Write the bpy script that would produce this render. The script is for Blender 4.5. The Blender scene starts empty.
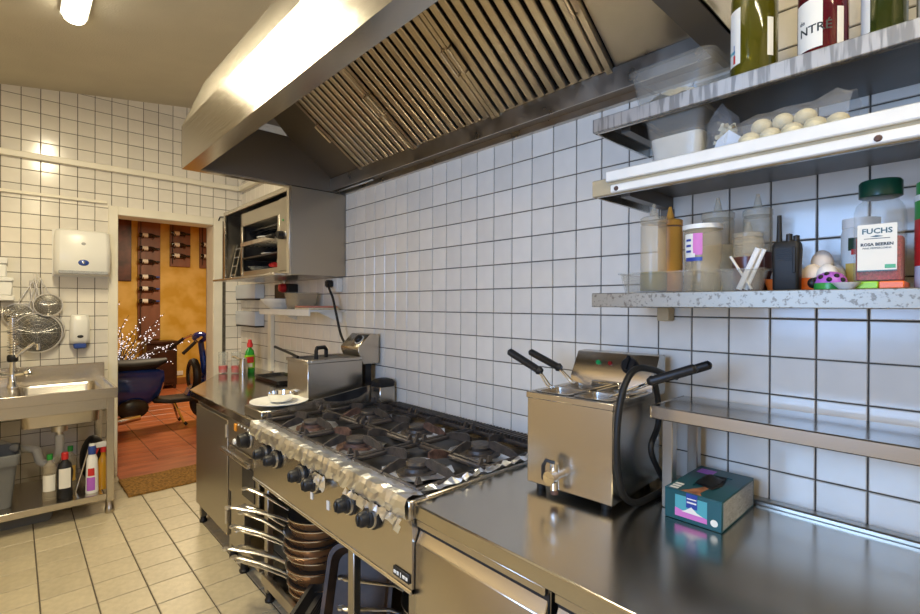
import bpy, bmesh, math, random
from mathutils import Vector, Matrix
random.seed(7)
S = bpy.context.scene
COL = S.collection
PI = math.pi

# ------------------------------------------------------------------ camera, world, lights, exposure
cam_d = bpy.data.cameras.new('camera'); cam = bpy.data.objects.new('camera', cam_d); COL.objects.link(cam)
cam_d.sensor_width = 36; cam_d.lens = 480.18/920*36; cam_d.clip_start = .02
yaw, pit, rol = .7488, -.0032, .0046
F_ = Vector((math.sin(yaw)*math.cos(pit), math.cos(yaw)*math.cos(pit), math.sin(pit)))
R0 = Vector((math.cos(yaw), -math.sin(yaw), 0)); U0 = R0.cross(F_)
R_ = R0*math.cos(rol)+U0*math.sin(rol); U_ = -R0*math.sin(rol)+U0*math.cos(rol)
cam.matrix_world = Matrix(((R_.x, U_.x, -F_.x, -1.6148), (R_.y, U_.y, -F_.y, -4.8436), (R_.z, U_.z, -F_.z, 1.42), (0, 0, 0, 1)))
S.camera = cam
w = bpy.data.worlds.new('world'); S.world = w; w.use_nodes = True
bg = w.node_tree.nodes['Background']; bg.inputs[0].default_value = (.55, .70, 1, 1); bg.inputs[1].default_value = .6
S.view_settings.view_transform = 'Standard'; S.view_settings.look = 'None'
S.view_settings.gamma = 1; S.view_settings.use_curve_mapping = False
S.view_settings.exposure = 0.12
def area(name, loc, rot, sx, sy, power, col):
    l = bpy.data.lights.new(name, 'AREA'); l.shape = 'RECTANGLE'; l.size = sx; l.size_y = sy; l.energy = power; l.color = col
    o = bpy.data.objects.new(name, l); COL.objects.link(o); o.location = loc; o.rotation_euler = rot; return o
WARM = (1.0, .86, .57)
area('daylight_window_light', (-2.57, -4.2, 1.65), (0, -PI/2, 0), .9, .85, 42, (.33, .56, 1.0))      # daylight in the side window
area('tube_light', (-1.37, -2.03, 2.975), (0, 0, 0), .07, 1.2, 52, WARM)                     # ceiling tube in view
area('tube_light', (-1.37, -5.45, 2.975), (0, 0, 0), .07, 1.2, 25, WARM)                    # unseen second tube, added behind the camera to warm the right side
area('dining_fill_light', (.2, 2.6, 2.75), (0, 0, 0), .5, .5, 72, (1.0, .82, .55))                # unseen light added to brighten the dining room

# ------------------------------------------------------------------ materials
def M(name, col, rough=.5, metal=0, var=0, scale=6, stretch=(1, 1, 1), bump=0, bscale=60, trans=0, ior=1.45, coat=0, rand=0, emis=None, estr=0, col2=None, thresh=None, rvar=0, alpha=1):
    m = bpy.data.materials.new(name); m.use_nodes = True
    nt = m.node_tree; N = nt.nodes; L = nt.links; b = N['Principled BSDF']
    c4 = (*col, 1)
    b.inputs['Base Color'].default_value = c4; b.inputs['Roughness'].default_value = rough; b.inputs['Metallic'].default_value = metal
    b.inputs['Transmission Weight'].default_value = trans; b.inputs['IOR'].default_value = ior; b.inputs['Coat Weight'].default_value = coat
    if emis: b.inputs['Emission Color'].default_value = (*emis, 1); b.inputs['Emission Strength'].default_value = estr
    tc = N.new('ShaderNodeTexCoord'); mp = N.new('ShaderNodeMapping'); L.new(tc.outputs['Object'], mp.inputs[0]); mp.inputs['Scale'].default_value = stretch
    src = None
    if var or col2 or rvar:
        nz = N.new('ShaderNodeTexNoise'); nz.inputs['Scale'].default_value = scale; nz.inputs['Detail'].default_value = 2.5; nz.inputs['Roughness'].default_value = .5
        L.new(mp.outputs[0], nz.inputs['Vector'])
        rp = N.new('ShaderNodeValToRGB'); L.new(nz.outputs['Fac'], rp.inputs[0])
        lo = col2 if col2 else tuple(max(0, c*(1-var)) for c in col)
        hi = col if col2 else tuple(min(1, c*(1+var)) for c in col)
        a, bb = thresh if thresh else (.3, .7)
        rp.color_ramp.elements[0].position = a; rp.color_ramp.elements[1].position = bb
        rp.color_ramp.elements[0].color = (*lo, 1); rp.color_ramp.elements[1].color = (*hi, 1)
        src = rp.outputs[0]
        if rvar:
            mr = N.new('ShaderNodeMapRange'); L.new(nz.outputs['Fac'], mr.inputs[0]); mr.inputs[1].default_value = .3; mr.inputs[2].default_value = .7
            mr.inputs[3].default_value = max(.02, rough-rvar); mr.inputs[4].default_value = min(1, rough+rvar); L.new(mr.outputs[0], b.inputs['Roughness'])
    if rand:
        oi = N.new('ShaderNodeObjectInfo'); mr = N.new('ShaderNodeMapRange'); L.new(oi.outputs['Random'], mr.inputs[0])
        mr.inputs[3].default_value = 1-rand; mr.inputs[4].default_value = 1
        mx = N.new('ShaderNodeMix'); mx.data_type = 'RGBA'; mx.blend_type = 'MULTIPLY'; mx.inputs[0].default_value = 1
        if src: L.new(src, mx.inputs[6])
        else: mx.inputs[6].default_value = c4
        L.new(mr.outputs[0], mx.inputs[7]); src = mx.outputs[2]
    if src: L.new(src, b.inputs['Base Color'])
    if bump:
        n2 = N.new('ShaderNodeTexNoise'); n2.inputs['Scale'].default_value = bscale; n2.inputs['Detail'].default_value = 3; L.new(mp.outputs[0], n2.inputs['Vector'])
        bp = N.new('ShaderNodeBump'); bp.inputs['Strength'].default_value = bump; bp.inputs['Distance'].default_value = .01; L.new(n2.outputs['Fac'], bp.inputs['Height']); L.new(bp.outputs[0], b.inputs['Normal'])
    if alpha < 1:                                         # clear plastic: mostly see-through with a gloss
        tr = N.new('ShaderNodeBsdfTransparent'); tr.inputs[0].default_value = (.96, .96, .95, 1)
        ms = N.new('ShaderNodeMixShader'); ms.inputs[0].default_value = alpha
        L.new(tr.outputs[0], ms.inputs[1]); L.new(b.outputs[0], ms.inputs[2]); L.new(ms.outputs[0], N['Material Output'].inputs[0])
    return m

MT = dict(
 tile=M('wall_tile_glaze', (.80, .76, .68), .14, var=.04, scale=9, bump=.03, bscale=14, rand=.10),
 grout=M('grey_grout', (.10, .088, .07), .9, var=.3, scale=30),
 ftile=M('floor_tile_stone', (.50, .43, .29), .38, var=.08, scale=30, rand=.12, bump=.1, bscale=90),
 fgrout=M('floor_grout', (.11, .09, .065), .9),
 ceil=M('ceiling_paint', (.52, .47, .36), .85, var=.05, scale=3, bump=.25, bscale=120),
 plaster=M('warm_cream_paint', (.76, .63, .43), .8, bump=.1, bscale=80),
 paint=M('cream_gloss_paint', (.80, .76, .64), .35, var=.06, scale=5),
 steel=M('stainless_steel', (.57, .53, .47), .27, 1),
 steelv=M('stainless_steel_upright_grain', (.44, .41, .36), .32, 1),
 steelw=M('worktop_steel', (.54, .51, .45), .215, 1, var=.07, scale=3),
 steelm=M('mirror_smooth_steel', (.42, .40, .37), .15, 1, var=.05, scale=4),
 hoodsteel=M('hood_brushed_steel', (.56, .53, .47), .20, 1, var=.03, scale=4, bump=.22, bscale=1.0, stretch=(1, .6, 260)),
 hoodin=M('hood_inner_dark_steel', (.24, .21, .175), .55, 1),  # darker, rougher steel for inner hood faces and the cabinet back
 filt=M('filter_steel', (.60, .52, .41), .34, 1, var=.08, scale=10, rvar=.06),
 galv=M('smeared_steel', (.50, .45, .38), .34, 1, var=.07, scale=9, rvar=.08),
 chrome=M('chrome', (.80, .80, .80), .10, 1),
 alu=M('cast_aluminium', (.74, .72, .68), .30, 1, var=.1, scale=20),
 foil=M('crumpled_foil', (.88, .91, .96), .30, 1, bump=.10, bscale=60),
 iron=M('cast_iron', (.035, .034, .034), .42, .4, col2=(.08, .066, .058), thresh=(.45, .75), scale=28, bump=.25, bscale=80),
 rust=M('rusty_iron', (.10, .055, .042), .6, .3, var=.5, scale=40),
 enamel=M('black_enamel', (.028, .027, .028), .3, .3, var=.5, scale=12),
 black=M('black_plastic', (.010, .010, .011), .45),
 rubber=M('black_rubber', (.007, .007, .007), .55),
 gapshade=M('gap_shade', (.02, .018, .016), .8),  # near-black colour stands in for shade inside gaps and openings
 copper=M('browned_pan_side', (.40, .20, .085), .32, .55, var=.30, scale=6, rvar=.08),
 pansteel=M('pan_rim_steel', (.70, .68, .65), .25, 1),
 panblack=M('pan_nonstick', (.03, .026, .022), .35, .2),
 paneb=M('baked_brown_tray', (.05, .03, .018), .5, 0, var=.5, scale=12),
 white=M('white_plastic', (.80, .80, .76), .28),
 whited=M('white_paint_metal', (.78, .77, .72), .35, var=.05, scale=12),
 cardw=M('white_card', (.78, .77, .74), .6),
 blueplastic=M('blue_plastic', (.03, .07, .30), .3),
 bluew=M('pale_blue_plastic', (.60, .68, .80), .25),
 greybin=M('grey_bin_plastic', (.16, .165, .165), .5),
 clear=M('clear_plastic', (.50, .48, .43), .10, alpha=.17),
 clearb=M('cloudy_plastic', (.62, .53, .37), .2, alpha=.36),
 film=M('clear_film', (.70, .70, .70), .12, bump=.4, bscale=40, alpha=.16),
 glassr=M('red_glass', (.50, .02, .025), .06, trans=.55),
 glass=M('clear_glass', (.7, .74, .72), .05, alpha=.14),
 red=M('red_plastic', (.55, .025, .025), .35),
 green=M('green_plastic', (.03, .30, .05), .3),
 dgreen=M('dark_green_lid', (.004, .045, .028), .3),
 greenliq=M('green_liquid_bottle', (.03, .42, .05), .12, trans=.35),
 yellowliq=M('yellow_liquid', (.72, .40, .03), .1, trans=.5),
 orange=M('orange_plastic', (.85, .16, .02), .35),
 osauce=M('orange_squeeze_plastic', (.70, .33, .05), .35),
 dsauce=M('dark_red_sauce', (.09, .025, .022), .3),
 oil=M('olive_oil', (.20, .17, .05), .25),
 purple=M('purple_plastic', (.42, .12, .55), .35),
 pink=M('pink_print', (.62, .18, .50), .5),
 lime=M('lime_plastic', (.30, .62, .02), .4),
 egg=M('egg_shell', (.84, .80, .74), .5, var=.03),
 eggb=M('egg_shell_pale_brown', (.80, .70, .60), .5),
 cream=M('cream_food', (.80, .72, .50), .6, var=.12, scale=40),
 flour=M('white_flour', (.80, .79, .76), .8, var=.08, scale=25),
 pot=M('peeled_potato', (.68, .60, .38), .45, var=.15, scale=25),
 peppercorn=M('pink_peppercorn', (.36, .045, .05), .5, var=.5, scale=160),
 teal=M('teal_print', (.006, .075, .09), .35),
 tealb=M('light_teal_print', (.08, .36, .42), .4),
 navy=M('navy_print', (.02, .05, .30), .4),
 greyprint=M('grey_small_print', (.36, .37, .38), .5, var=.35, scale=90, stretch=(1, 1, 6)),
 brownprint=M('brown_hand_print', (.36, .14, .06), .5, var=.4, scale=40),
 wood=M('rack_board_wood', (.22, .095, .06), .45, var=.30, scale=6, stretch=(1, 1, .2)),
 darkwood=M('dark_wood', (.035, .012, .008), .35, var=.3, scale=8),
 floorboard=M('baseboard_wood', (.30, .12, .03), .4, var=.2),
 ochre=M('ochre_wall', (.56, .33, .03), .55, col2=(.70, .47, .12), thresh=(.40, .62), scale=3.5, bump=.1, bscale=20),
 terra=M('terracotta', (.42, .125, .05), .32, var=.28, scale=3, stretch=(1, 4, 1), rand=.15),
 coir=M('coir_mat', (.30, .15, .03), .95, var=.5, scale=60, bump=.8, bscale=300),
 scblue=M('scooter_blue_paint', (.012, .04, .26), .12, .2, coat=.8),
 seatblack=M('seat_vinyl', (.012, .012, .014), .6),
 wine=M('dark_wine_glass', (.012, .008, .01), .12, coat=.4),
 winewhite=M('white_wine_glass', (.13, .12, .008), .08, trans=.55),
 rose=M('red_wine_glass', (.11, .004, .012), .08, trans=.3),
 greenglass=M('green_bottle_glass', (.04, .055, .008), .08, trans=.45),
 label=M('cream_label', (.80, .78, .70), .6),
 labely=M('yellow_label', (.80, .50, .10), .5),
 picture=M('dark_picture', (.10, .03, .02), .4, var=.8, scale=5),
 lampw=M('tube_lamp_glow', (1, 1, 1), .4, emis=(1, .93, .74), estr=9),
 xmas=M('fairy_light', (1, 1, 1), .4, emis=(.8, .85, 1), estr=.8),
 branch=M('branch_bark', (.07, .045, .035), .7),
 pipe=M('grey_waste_pipe', (.55, .53, .47), .4),
 paper=M('print_black', (.02, .03, .03), .5),
 ledg=M('green_lamp', (.01, .30, .08), .3), ledr=M('red_lamp', (.25, .01, .01), .3), amber=M('amber_switch', (.75, .30, .03), .3),
 shelfsteel=M('worn_shelf_steel', (.31, .285, .235), .45, .6, col2=(.17, .145, .115), thresh=(.34, .44), scale=120),
 shelfstripe=M('scratched_shelf_edge', (.50, .485, .46), .4, .7, col2=(.30, .295, .285), thresh=(.44, .54), scale=14, stretch=(1, 6, .6), rvar=.05),
 beige=M('yellowed_beige', (.50, .40, .24), .5, var=.1, scale=20),
 shelftop=M('shelf_sheet_steel', (.17, .155, .135), .42, .8, var=.10, scale=8),
 mesh=M('wire_mesh_grey', (.22, .21, .19), .4, .7, alpha=.42),
 sponge=M('pinkish_food', (.62, .25, .18), .5, var=.2),
)

# ------------------------------------------------------------------ mesh helpers
def wloc(o):
    v = Vector((0, 0, 0))
    while o is not None:
        v += o.location; o = o.parent
    return v

class MB:
    def __init__(s): s.v = []; s.f = []
    def add(s, vs, fs):
        n = len(s.v); s.v += [tuple(v) for v in vs]; s.f += [tuple(i+n for i in f) for f in fs]; return s
    def box(s, x0, x1, y0, y1, z0, z1):
        return s.add([(x0, y0, z0), (x1, y0, z0), (x1, y1, z0), (x0, y1, z0), (x0, y0, z1), (x1, y0, z1), (x1, y1, z1), (x0, y1, z1)],
                     [(3, 2, 1, 0), (4, 5, 6, 7), (0, 1, 5, 4), (1, 2, 6, 5), (2, 3, 7, 6), (3, 0, 4, 7)])
    def hexa(s, b, t):      # bottom quad, top quad
        return s.add(list(b)+list(t), [(3, 2, 1, 0), (4, 5, 6, 7), (0, 1, 5, 4), (1, 2, 6, 5), (2, 3, 7, 6), (3, 0, 4, 7)])
    def slab(s, quad, th):
        q = [Vector(p) for p in quad]; n = (q[1]-q[0]).cross(q[2]-q[0]).normalized()*th
        return s.prism(q, n)
    def prism(s, poly, vec):
        q = [Vector(p) for p in poly]; k = len(q); vec = Vector(vec)
        return s.add(q+[p+vec for p in q], [tuple(range(k-1, -1, -1)), tuple(range(k, 2*k))]+[(i, (i+1) % k, k+(i+1) % k, k+i) for i in range(k)])
    def lathe(s, prof, c=(0, 0, 0), n=24, a0=0, a1=2*PI, axis='z', cap=False, sx=1, sy=1):
        full = abs(a1-a0-2*PI) < 1e-6; m = n if full else n+1; vs = []; fs = []
        for r, z in prof:
            for i in range(m):
                a = a0+(a1-a0)*i/n; p = (r*math.cos(a)*sx, r*math.sin(a)*sy, z)
                if axis == 'x': p = (p[2], p[0], p[1])
                elif axis == 'y': p = (p[1], p[2], p[0])
                vs.append((p[0]+c[0], p[1]+c[1], p[2]+c[2]))
        for j in range(len(prof)-1):
            for i in range(n):
                k = (i+1) % m; fs.append((j*m+i, j*m+k, (j+1)*m+k, (j+1)*m+i))
        if full:
            if prof[0][0] > 1e-6: fs.append(tuple(range(m-1, -1, -1)))
            if prof[-1][0] > 1e-6: fs.append(tuple((len(prof)-1)*m+i for i in range(m)))
        return s.add(vs, fs)
    def cyl(s, p0, p1, r, r1=None, n=12):
        return s.tube([p0, p1], r, n, radii=[r, r if r1 is None else r1])
    def tube(s, pts, r, n=8, radii=None, closed=False, flat=1.0):
        P = [Vector(p) for p in pts]; k = len(P); vs = []; fs = []; up = None
        for i in range(k):
            if closed: t = P[(i+1) % k]-P[i-1]
            else: t = P[min(i+1, k-1)]-P[max(i-1, 0)]
            t.normalize()
            if up is None:
                up = Vector((0, 0, 1)) if abs(t.z) < .9 else Vector((1, 0, 0))
            u = (up-t*up.dot(t)).normalized(); v = t.cross(u); up = u
            rr = radii[i] if radii else r
            for j in range(n):
                a = 2*PI*j/n; vs.append(P[i]+u*rr*math.cos(a)*flat+v*rr*math.sin(a))
        for i in range(k if closed else k-1):
            for j in range(n):
                i2 = (i+1) % k; fs.append((i*n+j, i*n+(j+1) % n, i2*n+(j+1) % n, i2*n+j))
        if not closed: fs.append(tuple(range(n-1, -1, -1))); fs.append(tuple((k-1)*n+j for j in range(n)))
        return s.add(vs, fs)
    def ball(s, c, rx, ry=None, rz=None, n=12, m=8):
        ry = ry or rx; rz = rz or rx
        vs = [(c[0], c[1], c[2]-rz)]; fs = []
        for j in range(1, m):
            a = -PI/2+PI*j/m
            for i in range(n): b = 2*PI*i/n; vs.append((c[0]+rx*math.cos(a)*math.cos(b), c[1]+ry*math.cos(a)*math.sin(b), c[2]+rz*math.sin(a)))
        vs.append((c[0], c[1], c[2]+rz))
        for i in range(n):
            fs.append((0, 1+(i+1) % n, 1+i)); fs.append((len(vs)-1, 1+(m-2)*n+i, 1+(m-2)*n+(i+1) % n))
            for j in range(m-2): fs.append((1+j*n+i, 1+j*n+(i+1) % n, 1+(j+1)*n+(i+1) % n, 1+(j+1)*n+i))
        return s.add(vs, fs)
    def loft(s, rings, cap0=True, cap1=True):
        n = len(rings[0]); vs = [p for r in rings for p in r]; fs = []
        for j in range(len(rings)-1):
            for i in range(n): fs.append((j*n+i, j*n+(i+1) % n, (j+1)*n+(i+1) % n, (j+1)*n+i))
        if cap0: fs.append(tuple(range(n-1, -1, -1)))
        if cap1: fs.append(tuple((len(rings)-1)*n+i for i in range(n)))
        return s.add(vs, fs)
    def xf(s, mat):
        s.v = [tuple(mat @ Vector(v)) for v in s.v]; return s
    def mesh(s, name, mat, smooth=True, bevel=0, seg=1):
        me = bpy.data.meshes.new(name); me.from_pydata(s.v, [], s.f); me.validate()
        bm = bmesh.new(); bm.from_mesh(me)
        bmesh.ops.recalc_face_normals(bm, faces=bm.faces)
        if bevel:
            es = [e for e in bm.edges if len(e.link_faces) == 2 and e.calc_face_angle(0) > .6]
            bmesh.ops.bevel(bm, geom=es, offset=bevel, segments=seg, affect='EDGES', profile=.6, clamp_overlap=True)
        bm.to_mesh(me); bm.free()
        if smooth:
            for p in me.polygons: p.use_smooth = True
            me.set_sharp_from_angle(angle=math.radians(38))
        me.materials.append(MT[mat]); return me
    def build(s, name, mat, parent=None, local=False, smooth=True, bevel=0, seg=1, kind=None, label=None):
        if parent is not None and not local:
            o = wloc(parent); s.v = [(v[0]-o.x, v[1]-o.y, v[2]-o.z) for v in s.v]
        ob = bpy.data.objects.new(name, s.mesh(name, mat, smooth, bevel, seg)); COL.objects.link(ob)
        if parent is not None: ob.parent = parent
        if kind: ob['kind'] = kind
        if label: ob['label'] = label
        return ob

def tag(o, label, cat, group=None):
    o['label'] = label; o['category'] = cat
    if group: o['group'] = group
    return o
def thing(name, label, cat, loc=(0, 0, 0), rz=0, group=None):
    o = bpy.data.objects.new(name, None); o.empty_display_size = .05; COL.objects.link(o); o.location = loc; o.rotation_euler = (0, 0, rz)
    return tag(o, label, cat, group)
def solo(mb, name, mat, label, cat, group=None, loc=None, **k):
    """one-mesh thing; origin moved to its base centre"""
    if loc is None:
        xs, ys, zs = zip(*mb.v); loc = ((min(xs)+max(xs))/2, (min(ys)+max(ys))/2, min(zs))
    mb.v = [(v[0]-loc[0], v[1]-loc[1], v[2]-loc[2]) for v in mb.v]
    o = mb.build(name, mat, **k); o.location = loc; return tag(o, label, cat, group)
def struct(mb, name, mat, **k):
    return mb.build(name, mat, kind='structure', **k)
def copy_tree(o, parent=None):
    c = o.copy(); COL.objects.link(c); c.parent = parent
    for ch in list(o.children): copy_tree(ch, c)
    return c
def link_part(name, me, parent, loc, rot=(0, 0, 0)):
    o = bpy.data.objects.new(name, me); COL.objects.link(o); o.parent = parent; o.location = loc; o.rotation_euler = rot; return o
def text(body, size, mat, parent, loc, n, name='lettering', curve=None, align='CENTER', xs=1, bold=0, up=(0, 0, 1)):
    """flat raised lettering; n is the direction it faces; curve = radius to wrap round an upright axis; loc is world"""
    cu = bpy.data.curves.new('t', 'FONT'); cu.body = body; cu.size = size; cu.align_x = align; cu.align_y = 'CENTER'; cu.extrude = .0003; cu.resolution_u = 2; cu.offset = bold
    tmp = bpy.data.objects.new('t', cu); COL.objects.link(tmp)
    bpy.context.view_layer.update()
    me = bpy.data.meshes.new_from_object(tmp.evaluated_get(bpy.context.evaluated_depsgraph_get()))
    bpy.data.objects.remove(tmp)
    n = Vector(n).normalized(); up = Vector(up).normalized(); rt = up.cross(n)
    pl = wloc(parent); L = Vector(loc)
    for v in me.vertices:
        x, y, z = v.co; x *= xs
        if curve:
            a = x/curve; p = L-n*curve+n*(curve+z)*math.cos(a)+rt*(curve+z)*math.sin(a)+up*y
        else: p = L+rt*x+up*y+n*z
        v.co = p-pl
    me.materials.clear(); me.materials.append(MT[mat])
    o = bpy.data.objects.new(name, me); COL.objects.link(o); o.parent = parent; return o
def smooth(pts, n=5):
    P = [Vector(p) for p in pts]; P = [P[0]*2-P[1]]+P+[P[-1]*2-P[-2]]; out = []
    for i in range(1, len(P)-2):
        for k in range(n):
            u = k/n; a, b, c, d = P[i-1:i+3]
            out.append(.5*((2*b)+(c-a)*u+(2*a-5*b+4*c-d)*u*u+(3*b-a-3*c+d)*u**3))
    return out+[P[-2]]
def rrect(cx, cy, z, hx, hy, r, n=4):
    pts = []
    for (sx, sy, a0) in ((1, 1, 0), (-1, 1, PI/2), (-1, -1, PI), (1, -1, 1.5*PI)):
        for i in range(n+1):
            a = a0+PI/2*i/n; pts.append((cx+sx*(hx-r)+r*math.cos(a), cy+sy*(hy-r)+r*math.sin(a), z))
    return pts

# ------------------------------------------------------------------ the room
CAM = Vector((-1.6148, -4.8436, 1.42))
wall_right = struct(MB().box(0, .15, -6.3, .0, 0, 3.45), 'wall_right', 'grout')
wb = MB(); wb.box(-2.75, -1.0, 0, .2, 0, 3.4); wb.box(-.235, .15, 0, .2, 0, 3.4); wb.box(-1.0, -.235, 0, .2, 2.17, 3.4)
wall_back = struct(wb, 'wall_back', 'grout')
wl = MB(); wl.box(-2.75, -2.6, -6.3, -4.65, 0, 3.2); wl.box(-2.75, -2.6, -3.75, 0, 0, 3.2); wl.box(-2.75, -2.6, -4.65, -3.75, 0, 1.15); wl.box(-2.75, -2.6, -4.65, -3.75, 2.15, 3.2)
struct(wl, 'wall_left', 'plaster')
struct(MB().box(-2.75, .15, -6.45, -6.3, 0, 3.45), 'wall_near', 'plaster')
cz = lambda x: 3.017+.14*(x+1.685)
struct(MB().hexa([(-2.75, -6.45, cz(-2.75)), (.15, -6.45, cz(.15)), (.15, .1, cz(.15)), (-2.75, .1, cz(-2.75))], [(-2.75, -6.45, 3.6), (.15, -6.45, 3.6), (.15, .1, 3.6), (-2.75, .1, 3.6)]), 'ceiling', 'ceil')
floor = struct(MB().box(-2.75, .15, -6.45, .0, -.1, -.004), 'floor', 'fgrout')
# side window
wn = MB()
for a in ((-4.65, -4.59, 1.15, 2.15), (-3.81, -3.75, 1.15, 2.15), (-4.59, -3.81, 1.15, 1.21), (-4.59, -3.81, 2.09, 2.15)): wn.box(-2.70, -2.65, *a)
win = struct(wn, 'window_1', 'white')
MB().box(-2.68, -2.67, -4.6, -3.8, 1.2, 2.1).build('pane', 'glass', win)
MB().box(-2.66, -2.52, -4.68, -3.72, 1.115, 1.15).build('window_sill', 'white', win, bevel=.004)

def tile_mesh(name, a, b, h, mat, inset=.002):
    """tile in the local xy plane, top at +z"""
    m = MB(); x, y = a/2, b/2; i = inset
    vs = [(-x, -y, 0), (x, -y, 0), (x, y, 0), (-x, y, 0), (-x, -y, h*.6), (x, -y, h*.6), (x, y, h*.6), (-x, y, h*.6), (-x+i, -y+i, h), (x-i, -y+i, h), (x-i, y-i, h), (-x+i, y-i, h)]
    fs = [(8, 9, 10, 11)]
    for k in range(4): q = (k+1) % 4; fs += [(k, q, 4+q, 4+k), (4+k, 4+q, 8+q, 8+k)]
    m.add(vs, fs); return m.mesh(name, mat, smooth=False)
TP = .11; tm = tile_mesh('tile', TP-.0042, TP-.0042, .005, 'tile')
def tiles(parent, cells, place, mesh, keep, jit, extra_name='far_tile'):
    """cells sorted by nearness: the first `keep` are single tiles, the rest one joined part"""
    rest = MB(); vs = [tuple(v.co) for v in mesh.vertices]; fs = [tuple(p.vertices) for p in mesh.polygons]
    for k, c in enumerate(cells):
        mtx = place(c) @ Matrix.Rotation(random.uniform(-jit, jit), 4, 'X') @ Matrix.Rotation(random.uniform(-jit, jit), 4, 'Y')
        if k < keep:
            o = bpy.data.objects.new('tile', mesh); COL.objects.link(o); o.parent = parent; o.matrix_basis = mtx
        else: rest.add([mtx @ Vector(v) for v in vs], fs)
    if rest.v: rest.build(extra_name, mesh.materials[0].name and [k for k, v in MT.items() if v == mesh.materials[0]][0], parent, local=True, smooth=False, kind='stuff')
# right wall: grid lines y = -(27.318+i)*.11, z = 2.0463-.11 r
cells = []
for i in range(-28, 26):
    for r in range(-13, 17):
        y = -(27.318+i+.5)*TP; z = 2.0463-TP*(r+.5)
        if y > .05 or y < -5.8 or z < .3: continue
        vis = (-4.86 < y < -2.0 and .84 < z < 2.2)
        cells.append((0 if vis else 1, abs(y-CAM.y), y, z))
cells.sort()
RY = Matrix.Rotation(-PI/2, 4, 'Y')
tiles(wall_right, cells, lambda c: Matrix.Translation((.0, c[2], c[3])) @ RY, tm, 300, .004)
# back wall: x = -(15.332-j)*.11, z = 2.971-.11 k
cells = []
for j in range(-9, 16):
    for k in range(-3, 27):
        x = -(15.332-j-.5)*TP; z = 2.971-TP*(k+.5)
        if x > .05 or z > cz(x)+.05 or z < .03: continue
        if -1.05-TP/2 < x < -.177+TP/2 and z < 2.225+TP/2:
            if not (x < -1.075 or x > -.165) and z < 2.19: continue
        vis = x > -1.75 and (z > .9 or x > -1.1)
        cells.append((0 if vis else 1, abs(z-1.6), x, z))
cells.sort()
RXb = Matrix.Rotation(PI/2, 4, 'X')
tiles(wall_back, cells, lambda c: Matrix.Translation((c[2], 0, c[3])) @ RXb, tm, 290, .004)
# floor: 0.2025 grid
FP = .2025; fm = tile_mesh('tile', FP-.006, FP-.006, .006, 'ftile')
cells = []
for i in range(-8, 7):
    for j in range(-24, 8):
        x = -1.118+FP*(i+.5); y = -1.405+FP*(j+.5)
        if x > -.02 or x < -2.6 or y > -.02 or y < -6.2: continue
        cells.append((0 if (-2.3 < x < -.55 and y > -3.9) else 1, (Vector((x, y, 0))-CAM).length, x, y))
cells.sort()
tiles(floor, cells, lambda c: Matrix.Translation((c[2], c[3], -.005)), fm, 160, .002)
# door surround
d = MB()
d.box(-1.05, -.984, -.018, .0, 0, 2.225); d.box(-.255, -.177, -.018, .0, 0, 2.225); d.box(-.984, -.255, -.018, .0, 2.155, 2.225)
d.box(-1.0, -.984, .0, .22, 0, 2.17); d.box(-.255, -.235, .0, .22, 0, 2.17); d.box(-1.0, -.235, .0, .22, 2.155, 2.175)
d.box(-1.05, -.984, .2, .218, 0, 2.225); d.box(-.255, -.177, .2, .218, 0, 2.225); d.box(-.984, -.255, .2, .218, 2.155, 2.225)
struct(d, 'trim_1', 'paint', bevel=.004)
struct(MB().box(-.99, -.18, -.17, .22, -.02, .006), 'trim_2', 'terra', bevel=.003)     # threshold

# ------------------------------------------------------------------ dining room beyond the door
fd = struct(MB().box(-2.4, 2.4, .0, 5.0, -.1, -.004), 'floor_dining', 'fgrout')
DP = .34; dm = tile_mesh('tile', DP-.007, DP-.007, .006, 'terra', .003)
cells = []
for i in range(-5, 8):
    for j in range(0, 14):
        x = -.305+DP*(i+.5); y = .04+DP*(j+.5)+.2
        if y > 4.95: continue
        cells.append(((Vector((x, y, 0))-CAM).length, 0, x, y))
cells.sort()
tiles(fd, cells, lambda c: Matrix.Translation((c[2], c[3], -.005)), dm, 150, .002)
struct(MB().box(-2.4, 2.4, 4.8, 4.95, 0, 3.1), 'wall_dining_far', 'ochre')
struct(MB().box(-2.4, -2.25, .2, 4.8, 0, 3.1), 'wall_dining_left', 'ochre')
struct(MB().box(2.25, 2.4, .2, 4.8, 0, 3.1), 'wall_dining_right', 'ochre')
wd = MB(); wd.box(-2.4, -1.0, .2, .21, 0, 3.1); wd.box(-.235, 2.4, .2, .21, 0, 3.1); wd.box(-1.0, -.235, .2, .21, 2.17, 3.1)
struct(wd, 'wall_dining_near', 'ochre')
struct(MB().box(-2.4, 2.4, .2, 4.95, 2.95, 3.05), 'ceiling_dining', 'plaster')
struct(MB().box(-2.25, 2.25, 4.775, 4.8, 0, .12), 'baseboard_far', 'floorboard', bevel=.004)
t = thing('added_dining_lamp', 'added unseen round cream pendant lamp on the dining room ceiling', 'lamp', (.2, 2.6, 2.78))  # made-up fixture, out of view, for the added dining room light
MB().lathe([(.04, 2.95), (.04, 2.93), (.006, 2.92), (.006, 2.86), (.10, 2.85), (.27, 2.78), (.265, 2.78), (.09, 2.84), (.006, 2.845)], (.2, 2.6, 0), 24).build('lamp_shade', 'paint', t)
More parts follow.
